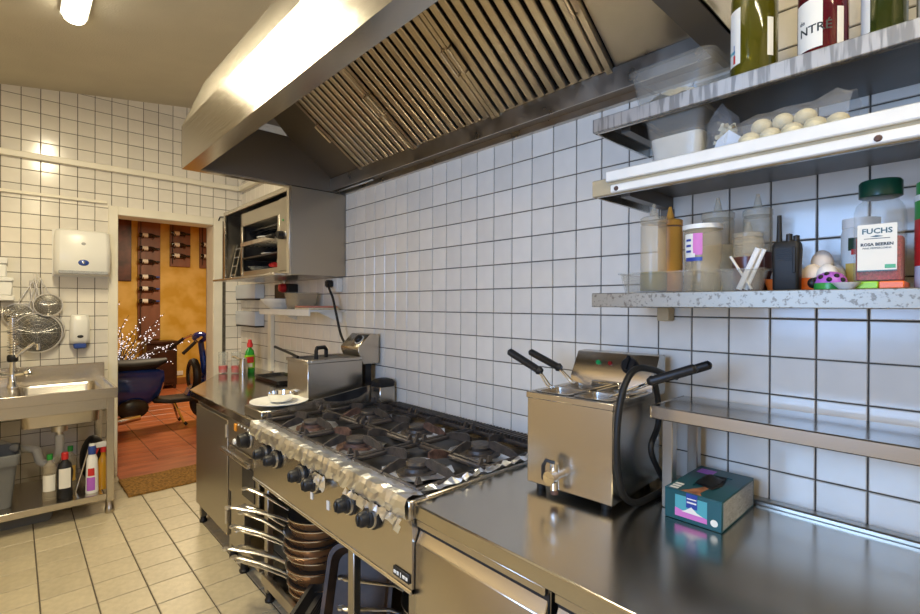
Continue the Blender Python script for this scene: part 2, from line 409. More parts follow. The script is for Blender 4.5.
# wine rack boards with bottles
def wine_bottle(loc, label, group, cap='black', sc=1):
    t = thing('wine_bottle', label, 'bottle', loc, 0, group)
    prof = [(0, -.15), (.034, -.149), (.037, -.14), (.037, .03), (.030, .062), (.015, .09), (.0135, .135), (.0155, .136), (.0155, .15), (0, .151)]
    MB().lathe(prof, (0, 0, 0), 12, axis='x').build('bottle_body', 'wine', t, local=True)
    MB().lathe([(.0378, -.10), (.0378, -.02)], (0, 0, 0), 12, axis='x').build('bottle_label', 'label', t, local=True)
    MB().lathe([(.0165, .10), (.0165, .152), (0, .1525)], (0, 0, 0), 12, axis='x').build('capsule', cap, t, local=True)
    return t
RK = [(-.085, .24, .82, 2.86, [2.58, 2.36, 2.14, 1.88, 1.68, 1.47], 'tall wooden wine rack board behind the fairy-lit branches'),
      (.385, .705, 2.085, 2.95, [2.66, 2.46, 2.27], 'short wooden wine rack board in the middle of the ochre wall'),
      (.855, 1.17, 2.08, 2.95, [2.5, 2.29], 'wooden wine rack board cut off by the right door jamb')]
NB = ['top', 'second', 'third', 'fourth', 'fifth', 'lowest']
for q, (x0, x1, z0, z1, bz, lab) in enumerate(RK):
    t = thing('wine_rack', lab, 'wine rack', ((x0+x1)/2, 4.78, z0))
    MB().box(x0, x1, 4.76, 4.798, z0, z1).build('board', 'wood', t, bevel=.004)
    MB().tube([(x0+.03, 4.70, z) for z in [z0+.05, z0+.3, z1-.05]], .006, 6).build('rail', 'black', t)
    for z in bz:
        for s in (.06, .21):
            MB().tube([(x0+s, 4.765, z-.045), (x0+s, 4.70, z-.05), (x0+s, 4.655, z-.042), (x0+s, 4.64, z-.015)], .006, 6).build('bottle_hook', 'black', t)
    for k, z in enumerate(bz):
        nm = NB[k] if k < len(bz)-1 else 'lowest'
        wine_bottle((x0+.15, 4.70, z), nm+' dark wine bottle on the '+['tall left', 'middle short', 'right-hand'][q]+' rack board', 'dark wine bottles lying on the wall racks', 'blueplastic' if k > 2 else 'black')
pt = thing('picture', 'dark reddish-brown picture hanging left of the wine racks', 'picture', (-.32, 4.77, 1.8))
MB().box(-.62, -.175, 4.775, 4.798, 1.80, 2.85).build('frame', 'darkwood', pt, bevel=.004)
MB().box(-.61, -.185, 4.770, 4.777, 1.81, 2.84).build('canvas', 'picture', pt)
st = thing('wall_socket', 'small white double socket low on the ochre wall', 'socket', (.52, 4.79, .16))
MB().box(.455, .60, 4.785, 4.798, .16, .235).build('plate', 'white', st, bevel=.003)
for x in (.492, .562): MB().lathe([(0, 4.783), (.022, 4.783), (.022, 4.786)], (x, 0, .198), 12, axis='y').build('outlet', 'label', st)
# dark wooden cabinet
t = thing('sideboard', 'dark wooden cabinet against the ochre wall behind the scooter', 'cabinet', (.19, 4.5, 0))
MB().box(-.03, .41, 4.36, 4.72, .06, .76).build('body', 'darkwood', t, bevel=.004)
MB().box(-.05, .43, 4.34, 4.74, .76, .80).build('top', 'darkwood', t, bevel=.006)
for x in (-.02, .36):
    for y in (4.37, 4.67): MB().box(x, x+.04, y, y+.04, 0, .06).build('leg', 'darkwood', t)
dr = MB().box(0, .38, 4.345, 4.361, .10, .72).build('door', 'darkwood', t, bevel=.006)
MB().ball((.34, 4.335, .42), .013).build('knob', 'alu', dr)
# branches with fairy lights in a vase
t = thing('lit_branches', 'bare branches wound with small white fairy lights beside the scooter', 'branches', (-.62, 2.7, 0))
MB().lathe([(0, 0), (.10, .0), (.13, .18), (.10, .42), (.085, .55), (.095, .58), (.085, .58), (.07, .5), (0, .48)], (-.62, 2.7, 0), 18).build('vase', 'darkwood', t)
rng = random.Random(3)
for k in range(26):
    p = Vector((-.62, 2.7, .52)); dx = rng.uniform(-.55, .85); v = Vector((dx, rng.uniform(-.35, .35), rng.uniform(.45, 1.15))); v.normalize()
    pts = [p.copy()]; L_ = rng.uniform(.45, 1.05)
    for q in range(6):
        v = (v+Vector((rng.uniform(-.2, .2)+.03, rng.uniform(-.2, .2), rng.uniform(-.2, .05)))).normalized(); p = p+v*L_/6; pts.append(p.copy())
    br = MB().tube(pts, .006, 5, radii=[.009-.0012*i for i in range(7)]).build('branch', 'branch', t)
    lg = MB()
    for q in range(13):
        a = rng.uniform(.25, 1)*6; i = min(5, int(a)); c = pts[i].lerp(pts[i+1], a-i)
        lg.ball((c.x+rng.uniform(-.02, .02), c.y+rng.uniform(-.02, .02), c.z+rng.uniform(-.02, .02)), .0068, n=6, m=4)
    lg.build('fairy_light', 'xmas', br, kind='stuff')
# scooter, side on, front to the right
t = thing('motor_scooter', 'dark blue motor scooter parked across the doorway', 'scooter', (-.55, 1.6, 0))
def sring(x, y, zc, hy, hz, n=14): return [(x, y+hy*math.cos(2*PI*i/n), zc+hz*math.sin(2*PI*i/n)) for i in range(n)]
body = MB().loft([sring(-1.35, 1.6, .62, .05, .08), sring(-1.2, 1.6, .56, .16, .17), sring(-.95, 1.6, .50, .2, .23), sring(-.7, 1.6, .48, .2, .24), sring(-.5, 1.6, .48, .17, .22), sring(-.4, 1.6, .50, .12, .18), sring(-.34, 1.6, .56, .07, .10)])
body.build('rear_body', 'scblue', t)
MB().loft([[(x, 1.6+hy*math.cos(a), z0+hz*math.sin(a)) for a in [2*PI*i/14 for i in range(14)]] for (x, z0, hy, hz) in ((-1.3, .74, .06, .03), (-1.15, .75, .12, .06), (-.9, .735, .14, .07), (-.65, .725, .13, .07), (-.42, .735, .11, .06), (-.31, .765, .06, .03))]).build('seat', 'seatblack', t)
MB().loft([[(x, 1.6-hy, z), (x, 1.6+hy, z), (x, 1.6+hy, z+.05), (x, 1.6-hy, z+.05)] for (x, hy, z) in ((-.46, .13, .30), (-.3, .17, .28), (0, .17, .28), (.05, .17, .31))]).build('footboard', 'black', t, bevel=.01)
MB().slab([(.02, 1.40, .30), (.02, 1.80, .30), (.13, 1.76, .86), (.13, 1.44, .86)], .04).build('leg_shield', 'scblue', t, bevel=.012)
MB().tube([(.16, 1.6, .28), (.10, 1.6, .6), (.06, 1.6, .95), (.05, 1.6, 1.0)], .035, 10).build('steering_column', 'scblue', t)
MB().ball((.05, 1.6, 1.02), .09, .13, .07).build('headset', 'scblue', t)
for s in (-1, 1):
    hb = MB().tube([(.05, 1.6+s*.08, 1.02), (.0, 1.6+s*.22, 1.03), (-.08, 1.6+s*.30, .98)], .016, 8).build('handlebar', 'chrome', t)
    MB().tube([(-.06, 1.6+s*.285, .995), (-.21, 1.6+s*.33, .86)], .02, 8).build('grip', 'black', hb)
def ring(cx, y, cz_, R, r, n=20, m=8):
    return MB().tube([(cx+R*math.cos(2*PI*i/n), y, cz_+R*math.sin(2*PI*i/n)) for i in range(n)], r, m, closed=True)
for cx in (-1.02, .17):
    wv = ring(cx, 1.6, .24, .185, .052).build('tyre', 'rubber', t)
    MB().lathe([(0, -.04), (.06, -.045), (.145, -.03), (.145, .03), (.06, .045), (0, .04)], (cx, 1.6, .24), 18, axis='y').build('wheel_rim', 'alu', wv)
MB().loft([[(.17+.30*math.cos(a), 1.6+y, .24+.30*math.sin(a)) for a in [math.radians(20+140*i/9) for i in range(10)]]+[(.17+.27*math.cos(a), 1.6+y, .24+.27*math.sin(a)) for a in [math.radians(160-140*i/9) for i in range(10)]] for y in (-.075, -.05, .05, .075)]).build('front_mudguard', 'scblue', t)
for s in (-1, 1): MB().tube([(-.24, 1.6+s*.05, .28), (-.16, 1.6+s*.14, .05), (-.13, 1.6+s*.16, .012)], .013, 8).build('stand_leg', 'chrome', t)
for s in (-1, 1): MB().tube([(-.15, 1.6+s*.146, .04), (-.13, 1.6+s*.162, .0125)], .017, 8).build('stand_foot', 'rubber', t)
MB().ball((-.66, 1.42, .27), .15, .05, .11).build('engine_cover', 'enamel', t)
sp = MB().tube([(-.02, 1.6+.165*math.cos(2*PI*i/20), .56+.165*math.sin(2*PI*i/20)) for i in range(20)], .045, 8, closed=True).build('spare_tyre', 'rubber', t)
MB().lathe([(0, -.03), (.13, -.02), (.13, .02), (0, .03)], (-.02, 1.6, .56), 18, axis='x').build('spare_rim', 'alu', sp)
MB().tube([(-.60, 1.42, .18), (-.80, 1.38, .16), (-1.2, 1.38, .2)], .04, 10).build('exhaust', 'chrome', t)
# mat
mt_ = MB()
rng = random.Random(5); nx, ny = 20, 9
gv = [(-1.0+.86*i/nx+rng.uniform(-.004, .004), -.63+.445*j/ny+.05*i/nx*.4+rng.uniform(-.004, .004), .014+rng.uniform(-.003, .003)) for j in range(ny+1) for i in range(nx+1)]
mt_.add(gv+[(v[0], v[1], .002) for v in gv], [(j*(nx+1)+i, j*(nx+1)+i+1, (j+1)*(nx+1)+i+1, (j+1)*(nx+1)+i) for j in range(ny) for i in range(nx)])
nn = len(gv); edge = [i for i in range(nx+1)]+[j*(nx+1)+nx for j in range(1, ny+1)]+[ny*(nx+1)+i for i in range(nx-1, -1, -1)]+[j*(nx+1) for j in range(ny-1, 0, -1)]
mt_.f += [(edge[i], edge[(i+1) % len(edge)], nn+edge[(i+1) % len(edge)], nn+edge[i]) for i in range(len(edge))]
solo(mt_, 'door_mat', 'coir', 'worn brown coir mat lying in the doorway', 'mat', smooth=False)

# ------------------------------------------------------------------ extraction hood
HY0, HY1 = -4.39, -1.93
t = thing('extraction_hood', 'large stainless steel extraction hood over the cooking line', 'extractor hood', (-.5, -3.2, 2.15))
fp = MB(); fp.slab([(-.955, HY0, 2.15), (-.955, HY1, 2.15), (-.955, HY1, 2.375), (-.955, HY0, 2.375)], .012)
fp.build('front_panel', 'hoodsteel', t, smooth=False)
MB().box(-.955, -.875, HY0, HY1, 2.146, 2.156).build('front_lip', 'hoodsteel', t)
MB().slab([(-.955, HY0, 2.375), (-.955, HY1, 2.375), (-.875, -2.045, 2.60), (-.875, HY0, 2.60)], .004).build('slope_panel', 'hoodsteel', t, smooth=False)
MB().slab([(-.875, HY0, 2.60), (-.875, -2.06, 2.60), (0, -2.06, 2.60), (0, HY0, 2.60)], .012).build('top_panel', 'hoodsteel', t)
e = MB(); e.slab([(-.955, HY1, 2.15), (-.0, HY1, 2.15), (-.0, HY1, 2.375), (-.955, HY1, 2.375)], .008); e.slab([(-.955, HY1, 2.375), (0, HY1, 2.375), (0, -2.06, 2.6), (-.875, -2.06, 2.6)], .008)
e.build('end_panel', 'hoodsteel', t, smooth=False)
e = MB(); e.slab([(-.955, HY0, 2.15), (-.0, HY0, 2.15), (-.0, HY0, 2.60), (-.875, HY0, 2.6), (-.955, HY0, 2.375)][:4], .008); e.box(-.955, 0, HY0-.006, HY0+.002, 2.15, 2.6)
e.build('end_panel', 'hoodsteel', t)
MB().box(-.875, -.03, -1.972, HY1, 2.146, 2.156).build('end_lip', 'hoodsteel', t)
MB().box(-.875, -.03, HY0, -4.315, 2.146, 2.156).build('end_lip', 'hoodin', t)
ie = MB(); ie.box(-.875, -.03, -1.980, -1.972, 2.156, 2.455); ie.slab([(-.875, -1.976, 2.455), (-.03, -1.976, 2.455), (-.03, -2.065, 2.59), (-.875, -2.065, 2.59)], .006); ie.build('inner_end', 'hoodin', t, smooth=False)
MB().box(-.875, -.03, -4.319, -4.311, 2.156, 2.6).build('inner_end', 'hoodin', t)
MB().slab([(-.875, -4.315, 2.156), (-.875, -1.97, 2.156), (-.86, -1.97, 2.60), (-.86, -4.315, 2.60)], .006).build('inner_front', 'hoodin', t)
dirf = Vector((-.4, 0, .28)).normalized(); nf = Vector((-.28, 0, -.4)).normalized()
def FPp(s, y, h=0): p = Vector((-.1, y, 2.24))+dirf*s+nf*h; return (p.x, p.y, p.z)
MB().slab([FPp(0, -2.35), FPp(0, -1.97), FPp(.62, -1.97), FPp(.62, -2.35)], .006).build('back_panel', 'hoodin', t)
MB().slab([FPp(0, -4.315), FPp(0, -3.995), FPp(.62, -3.995), FPp(.62, -4.315)], .006).build('back_panel', 'galv', t)
g = MB(); g.slab([(-.105, -4.315, 2.16), (-.105, -1.97, 2.16), (-.112, -1.97, 2.236), (-.112, -4.315, 2.236)], .008)
g.build('gutter', 'galv', t)
MB().box(-.105, -.028, -4.315, -1.97, 2.172, 2.18).build('gutter_base', 'hoodin', t)
MB().box(-.03, -.006, HY0, HY1, 2.146, 2.20).build('wall_flange', 'galv', t)
MB().tube([(-.06, -1.99, 2.162), (-.06, -2.42, 2.162)], .008, 8).build('gutter_pipe', 'hoodsteel', t)
slat_me = {}
for k, (y1, y0) in enumerate(((-2.352, -2.884), (-2.884, -3.449), (-3.449, -3.992))):
    fr = MB()
    for (ya, yb) in ((y0+.002, y0+.022), (y1-.022, y1-.002)):
        fr.prism([FPp(.0, ya, .0), FPp(.0, yb, .0), FPp(.0, yb, .026), FPp(.0, ya, .026)], dirf*.6)
    fr.prism([FPp(0, y0+.002, -.004), FPp(0, y1-.002, -.004), FPp(0, y1-.002, .012), FPp(0, y0+.002, .012)], dirf*.012)
    fr.prism([FPp(.58, y0+.002, 0), FPp(.58, y1-.002, 0), FPp(.58, y1-.002, .02), FPp(.58, y0+.002, .02)], dirf*.02)
    f = fr.build('filter', 'filt', t)
    bk = MB().prism([FPp(0, y0+.01, -.05), FPp(0, y1-.01, -.05), FPp(0, y1-.01, -.045), FPp(0, y0+.01, -.045)], dirf*.6).build('filter_back', 'gapshade', f)
    n = 10; pitch = (y1-y0-.048)/n
    for q in range(n):
        yc = y0+.024+pitch*(q+.5); hw = pitch*.33
        pr = [FPp(.012, yc-hw, .004), FPp(.012, yc-hw, .020), FPp(.012, yc-hw+.004, .024), FPp(.012, yc+hw-.004, .024), FPp(.012, yc+hw, .020), FPp(.012, yc+hw, .004), FPp(.012, yc+hw-.003, .004), FPp(.012, yc+hw-.003, .019), FPp(.012, yc-hw+.003, .019), FPp(.012, yc-hw+.003, .004)]
        MB().prism(pr, dirf*.57).build('slat', 'filt', f, smooth=False)
    for yy in (y0+.02, y1-.02):
        MB().tube([FPp(.23, yy, .02), FPp(.23, yy, .05), FPp(.34, yy, .05), FPp(.34, yy, .02)], .006, 6).build('handle', 'filt', f)

# ceiling tube lamp, plus an unseen second one added for warm fill
for yc, lab in ((-2.03, 'glowing fluorescent tube lamp on the ceiling in view of the door'), (-5.45, 'added unseen fluorescent tube lamp on the ceiling at the near end of the kitchen')):
    t = thing('tube_lamp', lab, 'lamp', (-1.37, yc, 3.05))
    MB().hexa([(-1.43, yc-.66, 3.03), (-1.31, yc-.66, 3.03), (-1.31, yc+.66, 3.03), (-1.43, yc+.66, 3.03)], [(-1.43, yc-.66, 3.052), (-1.31, yc-.66, 3.069), (-1.31, yc+.66, 3.069), (-1.43, yc+.66, 3.052)]).build('base', 'white', t)
    MB().loft([[(-1.37+r*math.cos(a), y, 3.015+r*math.sin(a)*.6) for a in [2*PI*i/14 for i in range(14)]] for (y, r) in ((yc-.65, .02), (yc-.645, .045), (yc-.62, .052), (yc+.62, .052), (yc+.645, .045), (yc+.65, .02))]).build('diffuser', 'lampw', t)

# white ducts and pipes on the walls
solo(MB().box(-2.55, -.035, -.045, -.006, 2.50, 2.545), 'cable_duct', 'paint', 'long cream cable duct running along the back wall below the ceiling', 'duct', bevel=.004)
solo(MB().box(-2.55, -1.06, -.03, -.006, 2.232, 2.255), 'thin_cable_duct', 'paint', 'thin cream cable duct ending at the door frame', 'duct', bevel=.003)
solo(MB().box(-.045, -.006, -1.9, -.05, 2.50, 2.545), 'corner_duct', 'paint', 'cream cable duct running along the tiled wall above the steel cabinet', 'duct', bevel=.004)
solo(MB().tube([(-.215, -.022, 2.2), (-.205, -.03, 2.235), (-.17, -.03, 2.24), (-.135, -.025, 2.21), (-.125, -.02, 2.16)], .006, 6), 'loose_cable', 'rubber', 'short dark cable looped over the corner of the door frame', 'cable')
solo(MB().box(-.04, -.006, -.82, -.755, .86, 1.37), 'vertical_duct', 'paint', 'upright cream duct on the tiled wall below the small white shelf', 'duct', bevel=.004)

# ------------------------------------------------------------------ steel wall cabinet with a salamander grill
t = thing('wall_cabinet', 'open-fronted stainless steel wall cabinet under the end of the hood', 'cabinet', (-.19, -1.38, 1.605))
CY0, CY1 = -2.0, -.755
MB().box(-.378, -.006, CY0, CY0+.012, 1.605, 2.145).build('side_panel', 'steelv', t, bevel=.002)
MB().box(-.378, -.006, CY1-.012, CY1, 1.605, 2.145).build('side_panel', 'steelv', t, bevel=.002)
MB().box(-.376, -.006, CY0+.012, CY1-.012, 2.13, 2.145).build('top_panel', 'steel', t)
MB().box(-.376, -.006, CY0+.012, CY1-.012, 1.605, 1.62).build('bottom_panel', 'steel', t)
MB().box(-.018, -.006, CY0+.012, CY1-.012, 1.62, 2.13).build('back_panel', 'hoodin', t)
fr = MB(); fr.box(-.392, -.376, CY0-.002, CY0+.035, 1.60, 2.148); fr.box(-.392, -.376, CY1-.035, CY1, 1.60, 2.148); fr.box(-.392, -.376, CY0+.035, CY1-.035, 2.118, 2.148)
fr.build('front_frame', 'steel', t, bevel=.002)
MB().box(-.47, -.376, CY0+.04, CY1+.0, 1.598, 1.612).build('front_ledge', 'steel', t, bevel=.002)
s = thing('salamander_grill', 'steel salamander grill standing inside the wall cabinet', 'grill', (-.2, -1.5, 1.622))
y0, y1, z0, z1 = -1.92, -1.06, 1.635, 2.10
for yy in (y0, y1-.02): MB().box(-.36, -.03, yy, yy+.02, z0, z1).build('side_panel', 'enamel', s)
for yy in (y0+.13, y1-.045): MB().box(-.366, -.35, yy, yy+.03, z0, z1-.10).build('front_pillar', 'steelv', s, bevel=.002)
MB().box(-.36, -.03, y0+.02, y1-.02, z1-.10, z1).build('top_housing', 'steelv', s, bevel=.004)
MB().box(-.36, -.03, y0+.02, y1-.02, z0-.013, z0+.03).build('base', 'steelv', s, bevel=.003)
MB().box(-.04, -.03, y0+.02, y1-.02, z0+.03, z1-.1).build('back_panel', 'enamel', s)
MB().box(-.366, -.345, y0, y0+.13, z0, z1).build('control_post', 'steelv', s, bevel=.003)
for q in range(9): MB().tube([(-.33+.03*q, y0+.135, z0+.23), (-.33+.03*q, y1-.03, z0+.23)], .004, 6).build('grid_bar', 'alu', s)
MB().box(-.37, -.355, y0+.02, y1-.02, z0+.215, z0+.245).build('grid_front', 'alu', s, bevel=.002)
MB().box(-.365, -.06, y0+.14, y1-.03, z0+.12, z0+.13).build('drip_tray', 'enamel', s)
for q in range(5): MB().tube([(-.30+.05*q, y0+.14, z1-.13), (-.30+.05*q, y1-.03, z1-.13)], .006, 6).build('heating_bar', 'enamel', s)
kb = MB().lathe([(.0, -.405), (.022, -.405), (.026, -.385), (.026, -.366)], (0, y0+.07, 1.86), 14, axis='x').build('knob', 'black', s)
MB().lathe([(0, -.371), (.007, -.371), (.007, -.366)], (0, y0+.065, 1.955), 10, axis='x').build('pilot_lamp', 'ledg', s)
hd = MB().tube([(-.37, y0+.10, z0+.225), (-.42, y0+.10, z0+.225), (-.42, y0+.20, z0+.225), (-.37, y0+.20, z0+.225)], .009, 8).build('grid_handle', 'black', s)
def plate(c, r, label, group=None, name='plate', mat='white'):
    return solo(MB().lathe([(0, .006), (r*.55, .006), (r*.62, .012), (r, .022), (r, .025), (r*.62, .016), (r*.55, .011), (0, .010)][::1], c, 28), name, mat, label, 'plate', group)
plate((-.22, -1.35, 1.881), .12, 'white plate on the upper grid of the salamander grill')
plate((-.20, -1.38, 1.763), .12, 'white plate on the drip tray of the salamander grill')
solo(MB().lathe([(0, .0), (.05, .0), (.09, .03), (.088, .03), (.048, .004), (0, .004)], (-.29, -1.27, 1.665), 24), 'glass_bowl', 'glass', 'shallow glass bowl at the front of the salamander grill', 'bowl')
rng = random.Random(9)
cl = MB(); n = 9
cl.add([(-.30+.09*i/n+rng.uniform(-.004, .004), -1.55+.11*j/n+rng.uniform(-.004, .004), 1.685+rng.uniform(0, .03)+.012*math.sin(i*2+j)) for j in range(n+1) for i in range(n+1)], [(j*(n+1)+i, j*(n+1)+i+1, (j+1)*(n+1)+i+1, (j+1)*(n+1)+i) for j in range(n) for i in range(n)])
solo(cl, 'folded_cloth', 'red', 'crumpled red and white cloth on the base of the salamander grill', 'cloth', smooth=False)
solo(MB().lathe([(0, 0), (.022, 0), (.03, .045), (.027, .045), (.02, .004), (0, .004)], (-.32, -1.72, 1.666), 18), 'small_pot', 'cream', 'small cream pot at the right of the salamander base', 'pot')
# small tilted rack at the cabinet's left
t = thing('wire_rack', 'slanted wire rack leaning in the left end of the wall cabinet', 'rack', (-.35, -.85, 1.62))
for yy in (-.93, -.82):
    MB().tube([(-.36, yy, 1.625), (-.30, yy+.02, 1.90)], .006, 6).build('upright', 'alu', t)
for q in range(4): MB().tube([(-.355+.014*q, -.93+.005*q, 1.65+.07*q), (-.355+.014*q, -.82+.005*q, 1.65+.07*q)], .005, 6).build('rung', 'alu', t)

# small white shelf under it with bowls, box and board
t = thing('white_wall_shelf', 'small white metal shelf on the tiles below the steel cabinet', 'shelf', (-.13, -1.6, 1.37))
MB().box(-.25, -.006, -1.99, -1.16, 1.374, 1.386).build('shelf_board', 'whited', t)
MB().box(-.258, -.246, -1.99, -1.16, 1.348, 1.39).build('front_lip', 'whited', t, bevel=.003)
for y in (-1.95, -1.25): MB().prism([(-.006, y, 1.374), (-.18, y, 1.374), (-.006, y, 1.30)], (0, .012, 0)).build('bracket', 'whited', t)
t = thing('mixing_bowl', 'cream plastic bowl on the left end of the small white shelf', 'bowl', (-.16, -1.25, 1.387))
MB().lathe([(0, 1.387), (.07, 1.387), (.12, 1.44), (.135, 1.463), (.142, 1.463), (.142, 1.458), (.125, 1.435), (.075, 1.383+.008), (0, 1.392)], (-.145, -1.28, 0), 30).build('bowl_body', 'whited', t)
t = thing('clear_food_box', 'clear square food box in the middle of the small white shelf', 'food box', (-.13, -1.58, 1.387))
MB().loft([rrect(-.13, -1.60, 1.387, .07, .09, .015), rrect(-.13, -1.60, 1.50, .085, .105, .02), rrect(-.13, -1.60, 1.5, .08, .10, .02), rrect(-.13, -1.60, 1.392, .066, .086, .015)], True, True).build('box_body', 'clearb', t)
MB().loft([rrect(-.13, -1.60, 1.50, .09, .11, .02), rrect(-.13, -1.60, 1.507, .09, .11, .02)]).build('rim', 'clear', t)
t = thing('cutting_board_stack', 'beige chopping boards lying on the right end of the small white shelf', 'boards', (-.13, -1.84, 1.387))
MB().box(-.24, -.02, -1.95, -1.74, 1.387, 1.40).build('board', 'cream', t, bevel=.004)
MB().box(-.235, -.03, -1.94, -1.735, 1.401, 1.413).build('board', 'sponge', t, bevel=.004)
# dispensers and gas valve below the cabinet
for (za, zb, lab) in ((1.46, 1.60, 'pale blue plastic box on the corner wall, above its twin'), (1.22, 1.36, 'pale blue plastic box on the corner wall, below its twin')):
    t = thing('wall_box', lab, 'wall box', (-.05, -.33, za), 0)
    MB().box(-.09, -.006, -.60, -.10, za+.012, zb).build('cover', 'bluew', t, bevel=.012, seg=2)
    MB().box(-.085, -.006, -.595, -.105, za, za+.012).build('base', 'black', t)
t = thing('gas_valve', 'dark gas valve with a round red knob under the steel cabinet', 'valve', (-.06, -1.15, 1.46))
MB().box(-.09, -.006, -1.28, -1.02, 1.46, 1.58).build('body', 'black', t, bevel=.008)
MB().tube([(-.05, -1.12, 1.58), (-.05, -1.12, 1.603)], .014, 8).build('pipe', 'steel', t)
MB().lathe([(0, -.135), (.028, -.13), (.034, -.11), (.034, -.09)], (0, -1.22, 1.548), 16, axis='x').build('knob', 'red', t)
t = thing('socket_box', 'white surface socket with a black plug right under the steel cabinet', 'socket', (-.04, -1.85, 1.49))
MB().box(-.05, -.006, -1.965, -1.82, 1.505, 1.60).build('housing', 'whited', t, bevel=.005)
MB().lathe([(0, -.054), (.022, -.054), (.026, -.049)], (0, -1.91, 1.56), 14, axis='x').build('outlet', 'label', t)
t = thing('plug_and_cable', 'black plug with a cable dropping from the socket to the deep fryer', 'cable', (-.08, -1.98, 1.15))
MB().box(-.100, -.056, -1.935, -1.885, 1.535, 1.585).build('plug', 'black', t, bevel=.01)
MB().tube(smooth([(-.09, -1.925, 1.56), (-.105, -1.95, 1.545), (-.105, -1.975, 1.51), (-.10, -2.005, 1.46), (-.10, -2.05, 1.36), (-.10, -2.11, 1.23), (-.095, -2.18, 1.16), (-.09, -2.222, 1.15)]), .008, 8).build('cable', 'rubber', t)

# ------------------------------------------------------------------ things on the back wall
t = thing('towel_dispenser', 'white paper towel dispenser with a blue window left of the door', 'dispenser', (-1.22, -.08, 1.63))
b = MB().loft([rrect(-1.222, z, 0, .172+d, .09, .02) for z, d in ()] or [[(x, y, z) for (x, y) in ((-1.222-hw, -.006), (-1.222-hw, -dp+.03), (-1.222-hw+.03, -dp), (-1.222+hw-.03, -dp), (-1.222+hw, -dp+.03), (-1.222+hw, -.006))] for (z, hw, dp) in ((1.64, .165, .15), (1.67, .172, .17), (1.80, .172, .175), (1.93, .170, .165), (1.975, .165, .15), (1.988, .155, .13))])
b.build('cover', 'white', t, bevel=.004)
MB().box(-1.37, -1.07, -.178, -.16, 1.648, 1.672).build('paper_slot', 'greyprint', t, bevel=.003)
MB().ball((-1.222, -.172, 1.735), .034, .008, .024, 16, 8).build('window', 'blueplastic', t)
MB().ball((-1.222, -.1795, 1.735), .010, .004, .010).build('window_glint_bead', 'chrome', t)  # chrome bead modelled as a highlight on the blue window
MB().ball((-1.222, -.168, 1.88), .015, .004, .012).build('lock', 'greyprint', t)
MB().box(-1.40, -1.045, -.03, -.006, 1.63, 1.99).build('back_plate', 'whited', t)
t = thing('soap_dispenser', 'slim white soap dispenser with a blue lever under the towel dispenser', 'dispenser', (-1.235, -.06, 1.07))
MB().loft([[(x, y, z) for (x, y) in ((-1.235-hw, -.006), (-1.235-hw, -dp+.02), (-1.235-hw+.02, -dp), (-1.235+hw-.02, -dp), (-1.235+hw, -dp+.02), (-1.235+hw, -.006))] for (z, hw, dp) in ((1.11, .058, .08), (1.14, .062, .10), (1.28, .060, .10), (1.325, .054, .085), (1.335, .048, .07))]).build('cover', 'white', t, bevel=.003)
MB().box(-1.275, -1.195, -.085, -.02, 1.07, 1.11).build('lever', 'blueplastic', t, bevel=.008)
MB().ball((-1.235, -.101, 1.165), .020, .005, .012).build('window', 'black', t)
# strainers on a nail
def strainer(c, r, dep, ang, L, label, grp):
    t = thing('wire_strainer', label, 'strainer', (c[0], -.05, c[1]), 0, grp)
    n = 32
    MB().tube([(c[0]+r*math.cos(2*PI*i/n), c[2], c[1]+r*math.sin(2*PI*i/n)) for i in range(n)], .006, 6, closed=True).build('rim', 'alu', t)
    prof = [(r*math.cos(a), -dep*math.sin(a)) for a in [PI/2*i/7 for i in range(8)]]
    m = MB()
    for (rr, d) in prof[1:-1]: m.tube([(c[0]+rr*math.cos(2*PI*i/24), c[2]-d, c[1]+rr*math.sin(2*PI*i/24)) for i in range(24)], .0006, 3, closed=True)
    for i in range(24):
        a = 2*PI*i/24; m.tube([(c[0]+rr*math.cos(a), c[2]-d, c[1]+rr*math.sin(a)) for rr, d in prof], .0006, 3)
    m.build('wire_ribs', 'alu', t)
    MB().lathe([(rr, -d) for rr, d in prof], (c[0], c[2], c[1]), 24, axis='y').build('mesh_bowl', 'mesh', t)
    d0 = Vector((math.cos(ang), 0, math.sin(ang)))
    p0 = Vector((c[0], c[2], c[1]))+d0*r; side = Vector((-d0.z, 0, d0.x))
    MB().tube([p0+side*.03, p0+d0*L*.5+side*.02, p0+d0*L+side*.008, p0+d0*L-side*.008, p0+d0*L*.5-side*.02, p0-side*.03], .0045, 6).build('handle', 'alu', t)
    return t
strainer((-1.486, 1.20, -.052), .145, -.02, math.radians(88), .26, 'largest wire strainer hanging on the back wall above the sink', None)
strainer((-1.452, 1.215, -.035), .125, -.015, math.radians(100), .26, 'wire strainer half hidden behind the largest strainer', None)
strainer((-1.425, 1.41, -.075), .083, -.025, math.radians(107), .16, 'smallest wire strainer hanging in front, below the nail', None)
strainer((-1.59, 1.335, -.03), .085, -.012, math.radians(70), .2, 'dark wire strainer at the left edge behind the tap hose', None)
# stacked white boxes at left edge on bracket shelf
t = thing('white_shelf_box', 'stacked white plastic boxes on a white bracket at the left edge', 'boxes', (-1.75, -.1, 1.44))
MB().box(-1.95, -1.612, -.20, -.006, 1.44, 1.475).build('bracket', 'whited', t, bevel=.004)
MB().box(-1.93, -1.622, -.19, -.006, 1.475, 1.575).build('lower_box', 'white', t, bevel=.008)
MB().box(-1.94, -1.616, -.20, -.006, 1.575, 1.605).build('lower_lid', 'white', t, bevel=.006)
MB().box(-1.92, -1.652, -.16, -.006, 1.605, 1.70).build('upper_box', 'white', t, bevel=.008)
MB().box(-1.93, -1.646, -.17, -.006, 1.70, 1.745).build('upper_lid', 'white', t, bevel=.006)

